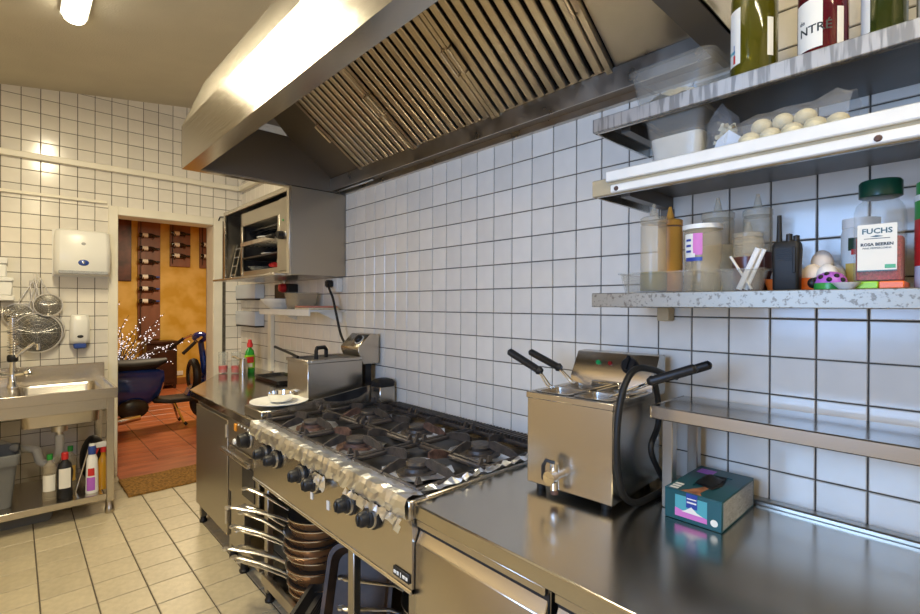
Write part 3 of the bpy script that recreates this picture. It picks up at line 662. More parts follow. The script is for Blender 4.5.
# ------------------------------------------------------------------ sink unit
t = thing('sink_unit', 'stainless steel sink table with a lower shelf left of the door', 'sink', (-1.6, -.53, 0))
SX0, SX1, SY0, SY1, SZ = -2.35, -1.095, -.87, -.19, .84
tp = MB(); BX0, BX1, BY0, BY1 = -1.60, -1.165, -.77, -.30     # right basin opening
tp.box(SX0, SX1, SY0, BY0, SZ-.006, SZ); tp.box(SX0, SX1, BY1, SY1, SZ-.006, SZ); tp.box(BX1, SX1, BY0, BY1, SZ-.006, SZ); tp.box(-1.72, BX0, BY0, BY1, SZ-.006, SZ); tp.box(SX0, -2.20, BY0, BY1, SZ-.006, SZ)
tp.box(SX0, SX1, SY0-.004, SY0+.012, SZ-.055, SZ+.012); tp.box(SX1-.016, SX1, SY0+.012, SY1, SZ-.05, SZ+.012)
tp.build('top', 'steel', t, bevel=.002)
MB().box(SX0, SX1, SY1-.016, SY1+.004, SZ-.04, SZ+.125).build('splashback', 'steel', t, bevel=.003)
for (xa, xb) in ((BX0, BX1), (-2.2, -1.72)):
    cx, cy, hx, hy = (xa+xb)/2, (BY0+BY1)/2, (xb-xa)/2, (BY1-BY0)/2
    MB().loft([rrect(cx, cy, SZ-.001, hx+.004, hy+.004, .05), rrect(cx, cy, SZ-.02, hx-.008, hy-.008, .05), rrect(cx, cy, SZ-.22, hx-.018, hy-.018, .05), rrect(cx, cy, SZ-.232, hx-.05, hy-.05, .04)], False, True).build('basin', 'steel', t)
    MB().lathe([(.0, SZ-.236), (.045, SZ-.24), (.045, SZ-.30), (.02, SZ-.30), (.02, SZ-.34)], (cx, cy, 0), 16).build('drain', 'alu', t)
MB().box(SX0+.04, SX1-.02, SY0+.02, SY0+.035, SZ-.13, SZ-.055).build('apron', 'steel', t, bevel=.002)
for (x, y) in ((SX1-.06, SY0+.012), (SX1-.06, SY1-.06), (SX0+.02, SY0+.012), (SX0+.02, SY1-.06)):
    lg = MB().box(x, x+.042, y, y+.042, .085, SZ-.05).build('leg', 'steel', t, bevel=.002)
    MB().lathe([(.026, 0), (.028, .01), (.028, .035), (.024, .04), (.024, .10)], (x+.02, y+.03, 0), 14).build('foot', 'galv', lg)
MB().box(SX0+.03, SX1-.075, SY0+.012, SY1, .118, .133).build('lower_shelf', 'steel', t)
MB().box(SX0+.03, SX1-.062, SY0, SY0+.012, .105, .147).build('shelf_lip', 'steel', t, bevel=.002)
# tap with spray hose
t = thing('pre_rinse_tap', 'chrome pre-rinse tap with a coiled hose on the sink', 'tap', (-1.655, -.32, .84))
bx, by = -1.62, -.36
MB().lathe([(.032, .841), (.032, .855), (.022, .87), (.018, .95), (.018, 1.33), (0, 1.335)], (bx, by, 0), 14).build('column', 'chrome', t)
for s in (-1, 1):
    v = MB().tube([(bx, by, .925), (bx+s*.06, by-.02, .935)], .014, 10).build('valve', 'chrome', t)
    MB().lathe([(0, 0), (.018, 0), (.024, .02), (.020, .035), (0, .038)], (0, 0, 0), 8).xf(Matrix.Translation((bx+s*.06, by-.02, .935)) @ Matrix.Rotation(s*PI/2.6, 4, 'Y')).build('tap_handle', 'chrome', v)
MB().lathe([(.024, 1.02), (.03, 1.03), (.03, 1.06), (.024, 1.07)], (bx, by, 0), 12).build('collar', 'black', t)
MB().tube([(bx, by-.01, 1.04), (bx+.05, by-.03, 1.09), (bx+.11, by-.05, 1.145), (bx+.128, by-.06, 1.14), (bx+.13, by-.06, 1.10)], .011, 8).build('spout', 'chrome', t)
hp = []
for i in range(161):
    a = i/160; ang = 2*PI*26*a; base = Vector((bx+.0, by, 1.07)) if False else None
    if a < .55: c = Vector((bx, by, 1.08+.24*a/.55)); ax = Vector((0, 0, 1))
    else:
        q = (a-.55)/.45*PI; c = Vector((bx-.06+.06*math.cos(q), by, 1.32+.06*math.sin(q)))
        ax = Vector((-math.sin(q), 0, math.cos(q)))
    u = Vector((0, 1, 0)); v = ax.cross(u); hp.append(c+u*.026*math.cos(ang)+v*.026*math.sin(ang))
MB().tube(hp, .004, 5).build('coil_spring', 'chrome', t)
MB().tube([(bx-.12, by, 1.32), (bx-.12, by-.005, 1.2), (bx-.12, by-.01, 1.05)], .018, 10).build('spray_hose', 'black', t)
# waste pipe
solo(MB().tube(smooth([(-1.382, -.535, .515), (-1.382, -.535, .40), (-1.40, -.53, .345), (-1.44, -.52, .325), (-1.48, -.51, .345), (-1.495, -.505, .40), (-1.51, -.5, .43), (-1.60, -.42, .44), (-1.70, -.22, .45)]), .026, 12), 'waste_pipe', 'pipe', 'grey plastic waste pipe bending under the sink basin', 'pipe')
# bin on the shelf
t = thing('grey_bin', 'dark grey plastic bin with a folded liner under the sink at the left edge', 'bin', (-1.73, -.55, .134))
MB().loft([rrect(-1.73, -.58, .134, .105, .13, .03), rrect(-1.73, -.58, .43, .135, .17, .03), rrect(-1.73, -.58, .43, .13, .165, .03), rrect(-1.73, -.58, .14, .1, .125, .03)], True, True).build('bin_body', 'greybin', t)
MB().loft([rrect(-1.73, -.58, .405, .142, .178, .03), rrect(-1.73, -.58, .47, .150, .185, .03), rrect(-1.73, -.58, .475, .14, .175, .03), rrect(-1.73, -.58, .41, .131, .166, .03)], False, False).build('liner_fold', 'greybin', t, bevel=.002)
# shallow plastic tray on floor
solo(MB().loft([rrect(-1.72, -.52, .003, .29, .20, .03), rrect(-1.72, -.52, .09, .31, .215, .03), rrect(-1.72, -.52, .09, .30, .205, .03), rrect(-1.72, -.52, .012, .28, .19, .03)], True, True), 'floor_crate', 'greybin', 'grey plastic tub on the floor under the sink shelf', 'tub')
# cleaning bottles
def bottle(name, label, cat, x, y, z, prof, mat, cap=None, lab=None, n=18, grp=None, sx=1, sy=1, rz=0):
    t = thing(name, label, cat, (x, y, z), rz, grp)
    MB().lathe(prof, (0, 0, 0), n, sx=sx, sy=sy).build('bottle_body', mat, t, local=True)
    if cap: MB().lathe(cap[0], (0, 0, 0), 16).build('cap', cap[1], t, local=True)
    if lab:
        a0, a1 = lab[3] if len(lab) > 3 else (PI, 2*PI)
        MB().lathe([(lab[0], lab[1][0]), (lab[0], lab[1][1])], (0, 0, 0), 18, a0, a1, sx=sx, sy=sy).build('bottle_label', lab[2], t, local=True)
    return t
z = .134
pb = [(0, 0), (.034, 0), (.037, .01), (.037, .19), (.030, .225), (.013, .25), (.012, .262), (0, .262)]
bottle('detergent_bottle', 'clear bottle with a green cap standing next to the waste pipe', 'bottle', -1.44, -.70, z, pb, 'clearb', ([(.016, .26), (.016, .295), (0, .297)], 'green'), (.0375, (.06, .165), 'label', (1.1*PI, 1.75*PI)))
bottle('detergent_bottle', 'clear bottle with a green cap half hidden behind the dark bottle', 'bottle', -1.325, -.55, z, pb, 'clearb', ([(.016, .26), (.016, .295), (0, .297)], 'green'), (.0375, (.06, .165), 'labely', (1.1*PI, 1.75*PI)))
bottle('detergent_bottle', 'dark bottle with a red cap and a pale label under the sink', 'bottle', -1.365, -.73, z, [(0, 0), (.040, 0), (.044, .012), (.038, .09), (.045, .17), (.034, .225), (.014, .25), (.013, .262), (0, .262)], 'black', ([(.019, .255), (.019, .295), (.015, .30), (0, .30)], 'red'), (.0455, (.07, .20), 'label', (1.25*PI, 1.72*PI)), sy=.8)
t = bottle('spray_cleaner_bottle', 'slim white bottle with a blue cap and purple print under the sink', 'bottle', -1.222, -.74, z, [(0, 0), (.035, 0), (.037, .01), (.034, .15), (.030, .23), (.02, .262), (.018, .28), (0, .28)], 'white', ([(.021, .262), (.023, .30), (.020, .318), (0, .322)], 'blueplastic'), (.0375, (.02, .11), 'purple', (1.2*PI, 1.62*PI)), sy=.8)
MB().lathe([(.036, .12), (.0345, .17)], (0, 0, 0), 12, 1.25*PI, 1.6*PI, sy=.8).build('red_print', 'red', t, local=True)
MB().lathe([(0, .316), (.018, .316), (.017, .33), (0, .333)], (0, 0, 0), 14).build('cap_top', 'white', t, local=True)
t = bottle('trigger_spray_bottle', 'yellow cleaner bottle with a red and white spray trigger under the sink', 'bottle', -1.155, -.70, z, [(0, 0), (.04, 0), (.042, .01), (.042, .16), (.030, .20), (.015, .235), (.014, .26), (0, .26)], 'yellowliq', ([(.018, .255), (.018, .29), (0, .29)], 'red'), (.0425, (.04, .15), 'label', (1.6*PI, 1.95*PI)), sy=.75)
MB().prism([(-.05, -.014, .29), (.035, -.014, .29), (.04, -.014, .315), (.02, -.014, .33), (-.05, -.014, .32)], (0, .028, 0)).build('trigger_head', 'white', t, local=True, bevel=.004)
MB().prism([(-.035, -.006, .29), (-.05, -.006, .25), (-.04, -.006, .245), (-.02, -.006, .29)], (0, .012, 0)).build('trigger', 'red', t, local=True)
t = thing('leaning_tray', 'steel tray leaning among the bottles under the sink', 'tray', (-1.27, -.60, .134))
MB().slab([(-1.31, -.66, .135), (-1.27, -.40, .135), (-1.20, -.40, .43), (-1.235, -.66, .43)], .012).build('sheet', 'steel', t, bevel=.003)
t = thing('black_bag', 'black bag bunched up at the back of the sink shelf', 'bag', (-1.2, -.42, .134))
MB().ball((-1.19, -.47, .30), .08, .10, .165, 14, 10).build('bag_body', 'rubber', t)

# ------------------------------------------------------------------ left worktop, base cabinet and oven unit
WT = .85
solo(MB().prism([(-.755, -2.50, .805), (-.755, -1.27, .805), (-.20, -.26, .805), (-.006, -.26, .805), (-.006, -2.50, .805)], (0, 0, .045)), 'left_worktop', 'steelm', 'stainless steel worktop with an angled end beside the door', 'worktop', bevel=.004)
t = thing('base_cabinet', 'stainless steel base cabinet with one hinged door beside the door', 'cabinet', (-.4, -1.6, 0))
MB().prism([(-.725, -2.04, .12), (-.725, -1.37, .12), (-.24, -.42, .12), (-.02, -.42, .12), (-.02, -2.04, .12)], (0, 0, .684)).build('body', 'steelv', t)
dr = MB().box(-.742, -.726, -2.005, -1.385, .13, .775).build('door', 'steelv', t, bevel=.003)
for z in (.20, .68): MB().cyl((-.746, -2.0, z), (-.746, -2.0, z+.07), .007, n=8).build('hinge', 'alu', dr)
for (x, y) in ((-.705, -1.41), (-.705, -2.0), (-.08, -.48), (-.08, -2.0)):
    lg = MB().box(x-.018, x+.018, y-.018, y+.018, .04, .12).build('leg', 'steelv', t); MB().lathe([(.022, 0), (.024, .012), (.018, .02), (.018, .045)], (x, y, 0), 12).build('foot', 'black', lg)
t = thing('oven_unit', 'narrow stainless steel oven unit with one large dark knob and a bar handle', 'oven', (-.4, -2.26, 0))
MB().box(-.735, -.02, -2.49, -2.045, .56, .804).build('body', 'steelv', t)
cp = MB().box(-.752, -.736, -2.488, -2.047, .665, .802).build('control_panel', 'steelv', t, bevel=.003)
kb = MB().lathe([(0, -.80), (.030, -.80), (.036, -.785), (.036, -.766), (.040, -.764), (.040, -.753)], (0, -2.36, .742), 22, axis='x').build('knob', 'black', cp)
MB().lathe([(.0, -.757), (.046, -.757), (.046, -.752)], (0, -2.36, .742), 22, axis='x').build('knob_ring', 'alu', cp)
MB().box(-.760, -.752, -2.195, -2.165, .75, .79).build('switch', 'amber', cp, bevel=.003)
MB().lathe([(0, -.762), (.014, -.76), (.016, -.752)], (0, -2.16, .69), 14, axis='x').build('round_button', 'white', cp)
for k in range(4): MB().lathe([(0, -.755), (.005, -.755), (.005, -.752)], (0, -2.22-.045*k, .79), 8, axis='x').build('scale_mark', 'white', cp)
MB().box(-.748, -.736, -2.485, -2.05, .40, .655).build('door', 'steelv', t, bevel=.004)
MB().box(-.752, -.7485, -2.44, -2.27, .44, .60).build('door_window', 'enamel', t)
hn = MB().box(-.800, -.778, -2.48, -2.06, .632, .654).build('bar_handle', 'steel', t, bevel=.005, seg=2)
for y in (-2.40, -2.14): MB().box(-.782, -.746, y-.01, y+.01, .634, .652).build('handle_post', 'steel', hn)
MB().box(-.735, -.70, -2.25, -2.05, .10, .56).build('front_post', 'steelv', t, bevel=.003)
MB().box(-.70, -.02, -2.06, -2.045, .10, .56).build('side_panel', 'steelv', t)
for (x, y) in ((-.715, -2.20), (-.08, -2.10)): MB().lathe([(.024, 0), (.027, .012), (.02, .02), (.018, .10)], (x, y, 0), 12).build('foot', 'black', t)
MB().box(-.745, -.72, -2.49, -2.25, .125, .165).build('base_rail', 'galv', t)
# riser plate with side shield between worktop and range
solo(MB().box(-.735, -.01, -2.484, -2.25, .8505, .897), 'hot_plate_riser', 'steelv', 'low stainless steel riser carrying the white plate and the small deep fryer', 'riser', bevel=.004)
t = thing('side_shield', 'bent bluish steel shield with a burnt patch at the left side of the range', 'shield', (-.4, -2.492, .86))
MB().prism([(-.73, -2.488, .862), (-.73, -2.488, .880), (-.62, -2.488, .905), (-.40, -2.488, .928), (-.135, -2.488, .965), (-.12, -2.488, .965), (-.12, -2.488, .862)], (0, -.007, 0)).build('sheet', 'steel', t)
MB().prism([(-.42, -2.4955, .926), (-.15, -2.4955, .96), (-.15, -2.4955, .93), (-.20, -2.4955, .905), (-.30, -2.4955, .895), (-.40, -2.4955, .908)], (0, -.001, 0)).build('burnt_patch', 'enamel', t)

# ------------------------------------------------------------------ six-burner gas range
RY0, RY1 = -3.742, -2.497
t = thing('gas_range', 'six-burner stainless steel gas range on an open base', 'gas range', (-.4, -3.12, 0))
pn = MB(); pn.prism([(-.775, RY0, .80), (-.775, RY0, .59), (-.765, RY0, .583), (-.735, RY0, .583), (-.735, RY0, .80)], (0, RY1-RY0, 0))
pn = pn.build('front_panel', 'steel', t)
MB().tube([(-.772, RY0, .592), (-.772, RY1, .592)], .009, 10).build('panel_lip', 'chrome', pn)
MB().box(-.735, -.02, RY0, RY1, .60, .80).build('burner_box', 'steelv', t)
tp = MB(); tp.box(-.785, -.72, RY0, RY1, .80, .858); tp.box(-.72, -.015, RY0, RY0+.02, .80, .858); tp.box(-.72, -.015, RY1-.02, RY1, .80, .858); tp.box(-.11, -.015, RY0+.02, RY1-.02, .80, .858)
tp.build('top_frame', 'steel', t, bevel=.004)
MB().box(-.72, -.11, RY0+.02, RY1-.02, .80, .835).build('spill_tray', 'enamel', t)
vn = MB().box(-.105, -.02, RY0+.01, RY1-.12, .858, .866).build('flue_strip', 'iron', t)
for k in range(54):
    y = RY1-.14-k*.0202
    MB().box(-.10, -.025, y-.006, y+.003, .866, .879).build('flue_bar', 'iron', vn)
def knob(y, par):
    k = MB().lathe([(0, -.834), (.018, -.834), (.023, -.828), (.024, -.806), (.031, -.802), (.032, -.792)], (0, y, .752), 22, axis='x').build('knob', 'black', par)
    MB().box(-.839, -.826, y-.0045, y+.0045, .735, .769).build('knob_grip', 'black', k, bevel=.003)
    MB().lathe([(.0315, -.797), (.0352, -.796), (.0352, -.788), (.0315, -.786)], (0, y, .752), 22, axis='x').build('dial_ring', 'alu', k)
    MB().lathe([(.034, -.789), (.041, -.786), (.041, -.776)], (0, y, .752), 22, axis='x').build('shadow_ring', 'black', k)  # black ring stands in for the shadow around the knob
for y in (-2.665, -2.785, -3.035, -3.155, -3.405, -3.545): knob(y, t)
for (y, z) in ((-3.11, .69), (-3.24, .69)): MB().box(-.778, -.7755, y-.008, y+.008, z-.016, z+.016).build('panel_mark', 'white', t)
bd = MB().box(-.781, -.7755, -3.735, -3.655, .613, .641).build('badge', 'black', t, bevel=.002)
for k, (w_, h_) in enumerate(((.012, .010), (.010, .012), (.004, .016), (.012, .010), (.010, .010))):
    MB().box(-.783, -.781, -3.667-.0145*k-w_/2, -3.667-.0145*k+w_/2, .627-h_/2, .627+h_/2).build('badge_mark', 'label', bd, bevel=.002)
# base
for (x, y) in ((-.735, RY1-.05), (-.74, -3.34), (-.735, RY0+.05), (-.08, RY1-.05), (-.08, RY0+.05)):
    lg = MB().box(x, x+.03, y-.02, y+.02, .05, .60).build('leg', 'steelv', t, bevel=.003)
    MB().lathe([(.022, 0), (.024, .012), (.018, .02), (.018, .06)], (x+.02, y, 0), 12).build('foot', 'black', lg)
MB().box(-.72, -.06, RY0+.02, RY1-.02, .09, .112).build('base_shelf', 'galv', t)
MB().box(-.745, -.722, RY0+.02, RY1-.02, .085, .135).build('base_rail', 'galv', t, bevel=.003)
MB().box(-.06, -.045, RY0+.02, RY1-.02, .09, .60).build('back_panel', 'enamel', t)
MB().box(-.72, -.06, RY0+.004, RY0+.014, .09, .60).build('side_panel', 'enamel', t)
BUR = [(x, y) for x in (-.585, -.275) for y in (-2.72, -3.12, -3.52)]
rng = random.Random(11)
for k, (x, y) in enumerate(BUR):
    R = .055 if k % 2 else .047
    b = MB().lathe([(R+.03, .836), (R+.026, .848), (R+.005, .850), (R+.002, .862), (R-.012, .862), (R-.012, .856), (0, .856)], (x, y, 0), 24).build('burner', 'rust' if k in (0, 1) else 'iron', t)
    MB().lathe([(R-.010, .858), (R-.006, .872), (R-.012, .880), (.012, .883), (0, .882)], (x, y, 0), 24).build('burner_cap', 'iron', b)
    fo = MB(); n = 16
    ring_o = [(x+(.118+rng.uniform(-.012, .012))*math.cos(2*PI*i/n), y+(.128+rng.uniform(-.012, .012))*math.sin(2*PI*i/n), .840+rng.uniform(0, .014)) for i in range(n)]
    ring_i = [(x+(R+.028)*math.cos(2*PI*i/n), y+(R+.028)*math.sin(2*PI*i/n), .838+rng.uniform(0, .012)) for i in range(n)]
    fo.loft([ring_i, ring_o], False, False).build('foil_liner', 'foil', t, smooth=False)
# pan supports
ORD = ['front left', 'front middle', 'front right', 'back left', 'back middle', 'back right']
GH = .893
for k, (x, y) in enumerate(BUR):
    g = thing('pan_support', 'black cast iron pan support over the '+ORD[k]+' burner', 'pan support', (x, y, .858), 0, 'pan supports on the gas range')
    hx, hy = .148, .192
    fr = MB()
    fr.box(-hx, hx, -hy, -hy+.013, 0, .016); fr.box(-hx, hx, hy-.013, hy, 0, .016); fr.box(-hx, -hx+.013, -hy+.013, hy-.013, 0, .016); fr.box(hx-.013, hx, -hy+.013, hy-.013, 0, .016)
    fr.build('frame', 'iron', g, local=True, bevel=.004)
    for (dx, dy, L) in ((1, 0, hx), (-1, 0, hx), (0, 1, hy), (0, -1, hy)):
        i0 = .052; px_, py_ = -dy, dx
        def q(r, h, s): return (dx*r+px_*s, dy*r+py_*s, h)
        fn = MB().loft([[q(r, h0, -.006), q(r, h0, .006), q(r, h1, .004), q(r, h1, -.004)] for (r, h0, h1) in ((i0, .018, .038), (i0+.025, .012, .046), (L-.03, .006, .034), (L, .0, .020))])
        fn.build('prong', 'rust' if (k*4+int(dx*2+dy)) % 5 == 0 else 'iron', g, local=True)
    for (sx, sy) in ((1, 1), (-1, 1), (1, -1), (-1, -1)):
        MB().hexa([(sx*(hx-.015)-.012, sy*(hy-.015)-.006, .022), (sx*(hx-.015)+.012, sy*(hy-.015)-.006, .022), (sx*(hx-.015)+.012, sy*(hy-.015)+.006, .022), (sx*(hx-.015)-.012, sy*(hy-.015)+.006, .022)],
                  [(sx*(hx-.012)-.004, sy*(hy-.012)-.004, .045), (sx*(hx-.012)+.004, sy*(hy-.012)-.004, .045), (sx*(hx-.012)+.004, sy*(hy-.012)+.004, .045), (sx*(hx-.012)-.004, sy*(hy-.012)+.004, .045)]).build('corner_lug', 'iron', g, local=True)
# aluminium foil folded over the range's front edge
def crumple(path, y0, y1, n, amp, seed, ragged=0):
    r = random.Random(seed); m = len(path); vs = []; fs = []
    for j in range(n+1):
        y = y0+(y1-y0)*j/n
        for i, (x, z) in enumerate(path):
            dz = r.uniform(-ragged, ragged) if i in (0,) else 0
            vs.append((x+r.uniform(-amp, amp), y+r.uniform(-amp, amp), z+r.uniform(-amp, amp)+dz))
    for j in range(n):
        for i in range(m-1): fs.append((j*m+i, j*m+i+1, (j+1)*m+i+1, (j+1)*m+i))
    return MB().add(vs, fs)
fpth = [(-.793, .800), (-.796, .816), (-.797, .832), (-.796, .850), (-.789, .866), (-.770, .870), (-.748, .868), (-.728, .866)]
f = crumple(fpth, RY1-.005, RY0+.004, 62, .0034, 2, .007); f2 = crumple([(-.785, .805), (-.789, .83), (-.785, .862), (-.74, .863)], RY1-.005, RY0+.004, 20, .001, 3)
solo(f, 'foil_edge', 'foil', 'crumpled aluminium foil folded over the front edge of the range', 'foil', smooth=False)
f = crumple([(-.800, .752), (-.803, .768), (-.802, .785), (-.799, .803)], -3.17, -3.26, 9, .005, 5, .012)
solo(f, 'foil_flap', 'foil', 'torn foil flap hanging beside the knobs in the middle of the range', 'foil', smooth=False)
f = crumple([(-.801, .775), (-.803, .788), (-.799, .806)], -3.40, -3.72, 22, .005, 6, .014)
solo(f, 'foil_flap', 'foil', 'ragged foil flap hanging above the two right-hand knobs', 'foil', smooth=False)
f = crumple([(-.70, .862), (-.5, .861), (-.3, .862), (-.12, .863)], RY0+.022, RY0-.004, 3, .003, 8)
r = random.Random(4); vs = []; fs = []
for i in range(41):
    x = -.73+.64*i/40
    for j in range(3): vs.append((x+r.uniform(-.006, .006), RY0+.040-.018*j+r.uniform(-.005, .005), .8605+r.uniform(0, .014)*(1 if j != 1 else 1.4)))
for i in range(40):
    for j in range(2): fs.append((i*3+j, i*3+j+1, i*3+j+4, i*3+j+3))
solo(MB().add(vs, fs), 'foil_side_strip', 'foil', 'crumpled foil strip along the right side of the burners', 'foil', smooth=False)

# ------------------------------------------------------------------ pans under the range
ORDS = ['lowest', 'second lowest', 'third lowest', 'fourth lowest', 'fifth', 'fifth highest', 'fourth highest', 'third highest', 'second highest', 'topmost']
cx, cy = -.60, -2.82
hand = []
for k in range(10):
    z = .113+.0355*k+.001
    t = thing('frying_pan', ORDS[k]+' browned frying pan with a steel handle in the stack under the range', 'frying pan', (cx, cy, z), 0, 'stacked frying pans under the range')
    ox, oy = random.uniform(-.013, .013), random.uniform(-.013, .013); rr = .146+random.uniform(-.012, .010)
    MB().lathe([(0, 0), (.108, 0), (.118, .006), (rr-.004, .052), (rr-.008, .052), (.112, .009), (0, .004)], (ox, oy, 0), 36).build('pan_body', 'copper', t, local=True)
    MB().lathe([(0, .0045), (.112, .0095), (rr-.0085, .0525)], (ox, oy, 0), 36).build('inner_coating', 'panblack', t, local=True)
    MB().lathe([(rr-.007, .0515), (rr-.007, .0535), (rr+.0005, .0535), (rr+.0005, .0505)], (ox, oy, 0), 36).build('rim', 'pansteel', t, local=True)
    a = math.radians(131+random.uniform(-7, 7)); d0 = Vector((math.cos(a), math.sin(a), 0)); L = .25+random.uniform(-.03, .035); h = .045+random.uniform(-.005, .045)*(k/9+.2)
    p0 = d0*(rr-.004)+Vector((ox, oy, .036)); pts = [p0, p0+d0*.05+Vector((0, 0, .02)), p0+d0*L*.55+Vector((0, 0, .02+h*.5)), p0+d0*L*.9+Vector((0, 0, .02+h*.8)), p0+d0*L+Vector((0, 0, .02+h*.8))]
    hh = MB().tube(pts, .01, 10, radii=[.008, .009, .0125, .0155, .008], flat=.5)
    hn = hh.build('handle', 'alu', t, local=True)
    MB().lathe([(.009, -.004), (.015, -.004), (.015, .004), (.009, .004)], tuple(pts[-1]+d0*.008), 12).build('hanging_eye', 'alu', hn, local=True)
    MB().ball(tuple(p0+Vector((0, 0, .002))), .009, n=8, m=6).build('rivet', 'alu', t, local=True)
def gn_tray(name, label, cat, mtx, hx, hy, dep, mat, ribs=0, kids=True):
    t = thing(name, label, cat, mtx.to_translation()); R3 = mtx.to_3x3().to_4x4()
    MB().loft([rrect(0, 0, 0, hx-.02, hy-.02, .04), rrect(0, 0, dep, hx, hy, .05), rrect(0, 0, dep+.002, hx+.012, hy+.012, .055), rrect(0, 0, dep+.004, hx+.012, hy+.012, .055), rrect(0, 0, dep+.004, hx-.003, hy-.003, .05), rrect(0, 0, .005, hx-.024, hy-.024, .04)], True, True).xf(R3).build('tray_body', mat, t, local=True)
    for k in range(ribs):
        y = -hy+.05+(2*hy-.10)*k/(ribs-1); MB().prism([(-hx+.04, y-.005, .005), (-hx+.04, y+.005, .005), (-hx+.04, y, .013)], (2*hx-.08, 0, 0)).xf(R3).build('rib', mat, t, local=True)
    return t
gn_tray('grill_pan', 'square black ribbed grill pan leaning in front of the pan stack', 'grill pan', Matrix.Translation((-.685, -3.035, .152)) @ Matrix.Rotation(.55, 4, 'Z') @ Matrix.Rotation(-.30, 4, 'Y') @ Matrix.Rotation(.12, 4, 'X'), .115, .10, .04, 'panblack', 12)
gn_tray('roasting_tray', 'dark baked roasting tray standing on edge beside the middle range leg', 'roasting tray', Matrix.Translation((-.60, -3.175, .27)) @ Matrix.Rotation(.75, 4, 'Z') @ Matrix.Rotation(-1.12, 4, 'Y'), .165, .125, .045, 'paneb')
def skillet(x, y, z, r, ang, L, label, mat='panblack', tilt=.02):
    t = thing('skillet', label, 'frying pan', (x, y, z))
    MB().lathe([(0, 0), (r-.03, 0), (r-.02, .006), (r, .06), (r-.005, .06), (r-.026, .009), (0, .005)], (0, 0, 0), 36).build('pan_body', mat, t, local=True)
    MB().lathe([(r-.006, .059), (r-.006, .063), (r+.003, .063), (r+.003, .058)], (0, 0, 0), 36).build('rim', 'pansteel', t, local=True)
    d0 = Vector((math.cos(ang), math.sin(ang), 0)); p0 = d0*r+Vector((0, 0, .045)); pts = [p0, p0+d0*.05+Vector((0, 0, .012)), p0+d0*L*.6+Vector((0, 0, .012+tilt*.6)), p0+d0*L*.92+Vector((0, 0, .012+tilt)), p0+d0*L+Vector((0, 0, .012+tilt))]
    hn = MB().tube(pts, .01, 10, radii=[.006, .008, .011, .015, .008], flat=.5).build('handle', 'alu', t, local=True)
    MB().lathe([(.007, -.004), (.013, -.004), (.013, .004), (.007, .004)], tuple(pts[-1]+d0*.006), 12).build('hanging_eye', 'alu', hn, local=True)
    return t
st = thing('inner_rack', 'dark steel rack shelf inside the right half of the range base', 'rack', (-.4, -3.54, .113))
MB().box(-.70, -.10, -3.69, -3.40, .24, .25).build('rack_shelf', 'enamel', st)
for (x, y) in ((-.69, -3.68), (-.69, -3.42), (-.12, -3.68), (-.12, -3.42)): MB().box(x-.008, x+.008, y-.008, y+.008, .113, .24).build('rack_leg', 'enamel', st)
skillet(-.50, -3.545, .3155, .135, math.radians(112), .30, 'black frying pan with a long steel handle resting on the rack under the range', tilt=-.03)
skillet(-.50, -3.545, .2515, .135, math.radians(125), .24, 'black frying pan with a dark handle below the other pan on the rack', tilt=-.02)

# ------------------------------------------------------------------ right counter
solo(MB().box(-.772, -.045, -6.2, -3.744, .806, .85), 'right_worktop', 'steelw', 'long stainless steel worktop under the wall shelves', 'worktop', bevel=.004)
solo(MB().box(-.044, -.007, -6.2, -3.79, .806, .864), 'worktop_upstand', 'steelv', 'low steel upstand along the tiles behind the worktop', 'upstand', bevel=.004)
for k, (y1, y0) in enumerate(((-3.744, -4.208), (-4.226, -4.90), (-4.92, -5.6))):
    t = thing('cooling_drawer_unit', ['steel base unit next to the range with a sloped handle edge', 'steel base unit in the lower right corner next to the first unit', 'steel base unit furthest along the right counter'][k], 'cabinet', (-.4, (y0+y1)/2, 0))
    MB().box(-.745, -.02, y0, y1, .10, .804).build('body', 'enamel' if k else 'steelv', t)
    MB().box(-.7475, -.745, y0+.004, y1-.004, .735, .783).build('handle_recess', 'gapshade', t)
    MB().box(-.764, -.746, y0+.004, y1-.004, .783, .804).build('top_rail', 'steel', t, bevel=.002)
    dr = MB().prism([(-.748, y0+.006, .768), (-.762, y0+.006, .738), (-.766, y0+.006, .735), (-.766, y0+.006, .12), (-.748, y0+.006, .12)], (0, y1-y0-.008, 0)).build('door', 'steel', t, bevel=.002)
    for (x, y) in ((-.70, y0+.05), (-.70, y1-.05), (-.08, y0+.05), (-.08, y1-.05)): MB().lathe([(.024, 0), (.024, .02), (.018, .03), (.018, .10)], (x, y, 0), 12).build('foot', 'black', t)
# small raised shelf on the worktop
t = thing('counter_shelf', 'low stainless steel shelf on legs standing on the worktop', 'shelf', (-.15, -5, .85))
MB().box(-.27, -.05, -5.9, -4.215, 1.126, 1.136).build('shelf_sheet', 'steelm', t)
MB().box(-.282, -.268, -5.9, -4.212, 1.100, 1.137).build('front_edge', 'steel', t, bevel=.003)
MB().box(-.282, -.05, -4.214, -4.206, 1.100, 1.137).build('end_edge', 'steel', t, bevel=.003)
for y in (-4.25, -5.85):
    for x in (-.262, -.085):
        MB().box(x, x+.03, y-.015, y+.015, .8505, 1.126).build('leg', 'steelv', t, bevel=.002)

